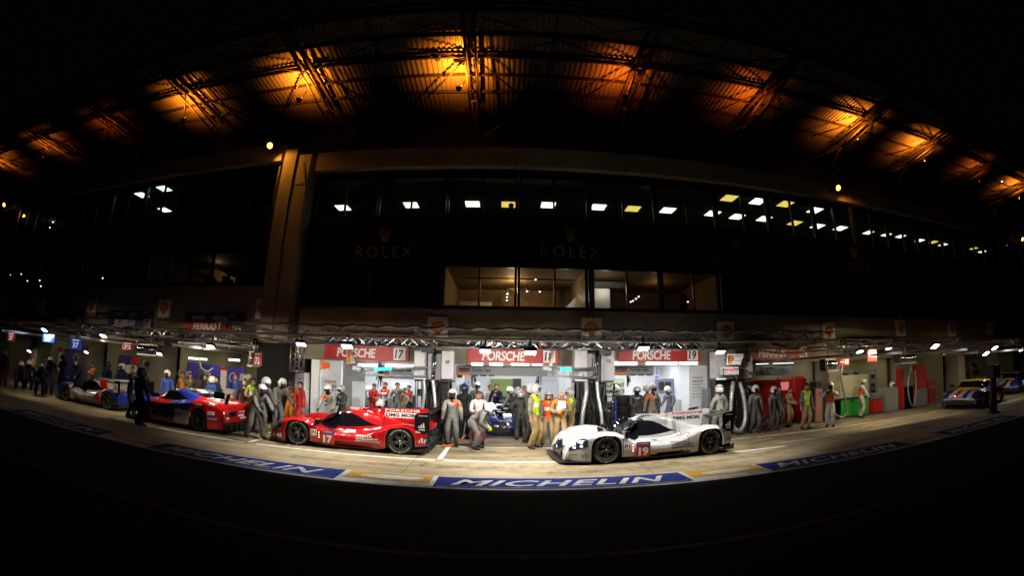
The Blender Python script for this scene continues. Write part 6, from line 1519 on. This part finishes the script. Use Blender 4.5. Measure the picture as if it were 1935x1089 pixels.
# --- inside the left white garage
person('mechanic in a white helmet in the left white garage, beside the red suited man',690,16.4,120,'stand',C_GREY,top_py=731,group=MG)
person('red suited man in the left white garage',704,16.9,60,'stand',C_RED,'hair',top_py=724)
person('driver in white with red sleeves stretching out an arm in the left garage',727,16.0,-35,'point',C_WHITE,'hair',upper=C_RED,legs=C_BLACK,top_py=722)
person('grey suited man holding a hand to his face in the left white garage',751,16.6,0,'face',C_GREY,'hair',top_py=723)
person('man in a pale tan shirt at the back of the left white garage',764,17.4,30,'stand',C_TAN,'hair',top_py=733)
person('man in a white and red jacket at the right of the left white garage',774,16.9,-60,'stand',C_WHITE,'hair',upper=C_RED,legs=C_BLACK,top_py=728)
# --- between the two cars
person('grey suited mechanic in a white helmet standing upright behind the tail of the red car',855,12.1,0,'relaxed',C_GREY,band=-1,upper=C_LGREY,top_py=735,group=MG,text=('MICHELIN','front',C_BAND))
person('dark suited man seen from behind right of the upright mechanic',877,13.55,160,'stand',C_BLACK,hel=H_NAVY,top_py=725)
person('driver in a white and red racing suit looking down at his hands',905,12.45,0,'belly',C_WHITE,'hair',legs=C_RED,gloves=C_RED,top_py=738)
person('grey suited mechanic in a white helmet and lime gloves bending forward between the cars',902,11.75,80,'bend',C_GREY,gloves=C_GLIME,h=1.74,group=MG)
person('grey suited mechanic in a white helmet at the left in the middle garage',900,15.7,20,'stand',C_GREY,top_py=722,group=MG)
person('man with dark hair in the middle garage, left of the one in a dark jacket',925,17.5,30,'stand',C_WHITE,'hair',top_py=727)
person('man in a dark jacket with pale stripes in the middle garage',938,17.2,-20,'stand',C_NAVY,'hair',top_py=725)
person('man in a red shirt at the back of the middle garage',990,18.2,0,'stand',C_RED,'hair',top_py=729)
person('man in a red jacket at the right rear of the middle garage',997,18.6,-40,'stand',C_RED,'hair',top_py=733)
person('grey suited mechanic in a white helmet leaning over the car in the middle garage',974,15.9,-60,'lean',C_GREY,h=1.72,group=MG)
person('grey suited mechanic in a striped helmet beside the car in the middle garage',983,14.9,200,'lean',C_DGREY,hel='stripe',h=1.72,group=MG)
person('dark grey suited mechanic seen from behind left of the marshal in the yellow vest',985,13.4,175,'stand',C_DGREY,hel=H_GREY,top_py=738,group=MG)
person('mechanic in a pale helmet hidden behind the marshal in the yellow vest',1000,13.0,60,'stand',C_DGREY,top_py=725,group=MG)
person('marshal in a yellow vest and silver helmet, nearest the white car of his group',1010,11.97,55,'relaxed',C_BROWN,hel=H_GREY,vest=C_LIME,legs=C_TAN,top_py=725,group=MM)
person('marshal in an orange vest and grey helmet standing among the marshals',1036,12.25,5,'stand',C_TAN,hel=H_GREY,vest=C_ORANGE,top_py=738,group=MM)
person('bald marshal in an amber shirt reading a sheet of paper',1059,12.1,0,'read',C_TAN,'bald',vest=C_AMBER,top_py=737,group=MM)
person('marshal in a yellow vest half hidden behind the bald marshal',1079,12.7,-60,'stand',C_BROWN,hel=H_GREY,vest=C_LIME,legs=C_TAN,top_py=733,group=MM)
pp = onY(1062,765,11.72); b = MB(); b.prism([(-.11,-.14),(.11,-.14),(.11,.14),(-.11,.14)],0,.004,mat=Matrix.Translation(pp)@Matrix.Rotation(R(-50),4,'X')); tag(b.build('paper_sheet', m_signw), 'white sheet of paper in the hands of the bald marshal', 'paper')
# --- right white garage
person('mechanic in a white helmet bending over the tyres in the right white garage',1174,15.5,-120,'lean',C_GREY,h=1.80,group=MG)
person('dark grey suited mechanic facing out of the right white garage, left of the pair',1202,14.1,0,'stand',C_DGREY,hel=H_GREY,top_py=729,group=MG)
person('mechanic in a white helmet half hidden behind the one with the orange armband',1221,14.7,60,'stand',C_GREY,top_py=727,group=MG)
person('brown grey suited mechanic with an orange armband in the right white garage',1233,13.9,10,'stand',C_BROWN,hel=H_GREY,band=1,top_py=726,group=MG)
person('mechanic in grey blue and white helmet by the back wall of the right white garage',1266,15.9,-70,'down',cloth('suit_grey_blue', (.13,.14,.17)),top_py=728,group=MG)
person('mechanic in pale suit and striped helmet, back turned, behind the white car',1360,12.35,180,'relaxed',C_LGREY,hel='stripe',top_py=727,group=MG,text=('PORSCHE','back',C_BLACK))
# --- right of the white car
person('dark grey suited mechanic in a white helmet just right of the hanging hose loop',1427,12.72,0,'relaxed',C_DGREY,top_py=728,upper=C_GREY,group=MG,text=('DMG MORI','front',C_BAND))
person('mechanic hidden behind the one right of the hose loop',1413,13.5,20,'stand',C_DGREY,top_py=730,group=MG)
person('dark grey suited mechanic in a white helmet beside the heap of air hose',1462,12.9,10,'relaxed',C_DGREY,upper=C_GREY,top_py=730,group=MG,text=('PORSCHE','front',C_BAND))
person('man in a tan suit standing before the red panel',1490,13.35,25,'belly',C_TAN,'hair',top_py=731)
person('brown suited man behind the one in the tan suit',1472,14.1,20,'stand',C_BROWN,'hair',top_py=729)
person('marshal in a bright yellow vest standing by the edge of the red panel',1523,12.5,0,'stand',C_BROWN,'cap',vest=C_LIME,legs=C_TAN,top_py=724,group=MM)
person('man in a white suit and orange bib holding something up to his face',1570,12.25,-55,'raised',C_WHITE,bib=C_ORANGE,top_py=722)
person('man in white suit and orange bib, head lowered, before the green cabinet',1627,13.44,60,'down',C_WHITE,bib=C_ORANGE,hel=H_GREY,top_py=714)
# --- left garages
person('tallest navy suited mechanic, seen from behind left of the red and blue car',264,9.85,170,'relaxed',C_NAVY,hel=H_NAVY,top_py=694,group=MN)
person('navy suited mechanic in a white helmet beside the tallest one',247,10.8,120,'stand',C_NAVY,top_py=704,group=MN)
person('navy suited mechanic in a white helmet behind the white fin of the blue car',229,12.7,10,'stand',C_NAVY,top_py=686,group=MN)
person('bareheaded navy suited man behind the group left of the red and blue car',250,13.4,0,'stand',C_NAVY,'hair',top_py=692,group=MN)
person('blue suited man in a white helmet standing before a concrete column',315,12.6,15,'stand',C_BLUE,top_py=699,group=MN)
person('man in an orange bib behind the roof of the red and blue car',343,13.9,0,'stand',C_BROWN,'hair',bib=C_AMBER,top_py=702,group=MN)
person('man in tan beside the one in the orange bib',358,14.1,30,'stand',C_TAN,'hair',top_py=705,group=MN)
person('dark suited mechanic in a navy helmet behind the roof of the red and blue car',377,13.0,20,'stand',C_BLACK,hel=H_NAVY,top_py=700,group=MN)
person('brown suited man right of the navy helmet behind the red and blue car',387,13.5,-20,'stand',C_BROWN,'hair',top_py=707,group=MN)
person('blue suited mechanic in a white helmet seen from behind beyond the red and blue car',399,12.8,170,'stand',C_BLUE,top_py=711,group=MN)
person('navy suited man right of the white helmet beyond the red and blue car',410,13.3,-30,'stand',C_NAVY,'hair',top_py=712,group=MN)
person('blue suited man standing before the purple panel with the ring',445,13.9,0,'stand',C_BLUE,'hair',top_py=706,group=MN)
# the crew round the white and blue car
person('mechanic in a white helmet and dark red suit at the left edge',4,11.3,60,'lean',cloth('suit_dark_red', (.10,.012,.015)),h=1.74,group=MN)
person('navy suited mechanic in a white helmet crouching, left of the pair at the car nose',36,11.6,70,'crouch',C_NAVY,h=1.95,group=MN)
person('navy suited mechanic in a white helmet crouching, right of the pair at the car nose',53,12.0,60,'kneel',C_NAVY,h=1.95,group=MN)
person('navy suited mechanic bending deep over the nose of the white and blue car',74,11.2,70,'bend',C_NAVY,hel=H_NAVY,h=1.78,group=MN)
person('mechanic in a white helmet leaning over the cockpit of the white and blue car',92,11.9,60,'lean',C_NAVY,h=1.78,group=MN)
person('navy suited mechanic standing before the purple panel at the left',116,13.4,20,'stand',C_NAVY,hel=H_NAVY,top_py=669,group=MN)
person('navy suited mechanic leaning over the far side of the white and blue car',147,13.6,0,'lean',C_NAVY,'hair',h=1.78,group=MN)
person('marshal in an orange vest and black cap beyond the white and blue car',173,13.7,0,'stand',C_BROWN,'cap',vest=C_ORANGE,top_py=685,group=MN)
person('navy suited mechanic beside the marshal in the orange vest',203,13.3,-60,'stand',C_NAVY,hel=H_NAVY,top_py=684,group=MN)
person('man in an orange jacket under the small white lamp at the left',60,14.0,0,'stand',C_AMBER,'hair',top_py=674,group=MN)
person('man in an orange bib left of the purple panel',86,14.1,0,'stand',C_BLACK,'hair',bib=C_AMBER,top_py=674,group=MN)
# --- silhouettes on the terrace and in the office
for px, tp, f, lab in ((381,512,60,'leftmost of the silhouettes leaning on the terrace rail'),(404,521,-30,'shorter silhouette beside the tall one in the middle of the terrace'),(414,516,20,'silhouette in the middle of the terrace'),(436,511,-20,'tall silhouette right of the middle of the terrace'),(486,520,30,'silhouette alone at the right of the terrace by the pillar')):
    zt = onY(px,tp,15.3).z; person('dark '+lab,px,15.3,180+f,'relaxed',C_BLACK,'hair',h=1.7,z=zt-1.7,group='silhouettes on the terrace')
zt = onY(960,384,15.0).z; person('dark silhouette at the upper window before the yellow light',960,15.0,150,'relaxed',C_BLACK,'hair',h=1.72,z=zt-1.72)
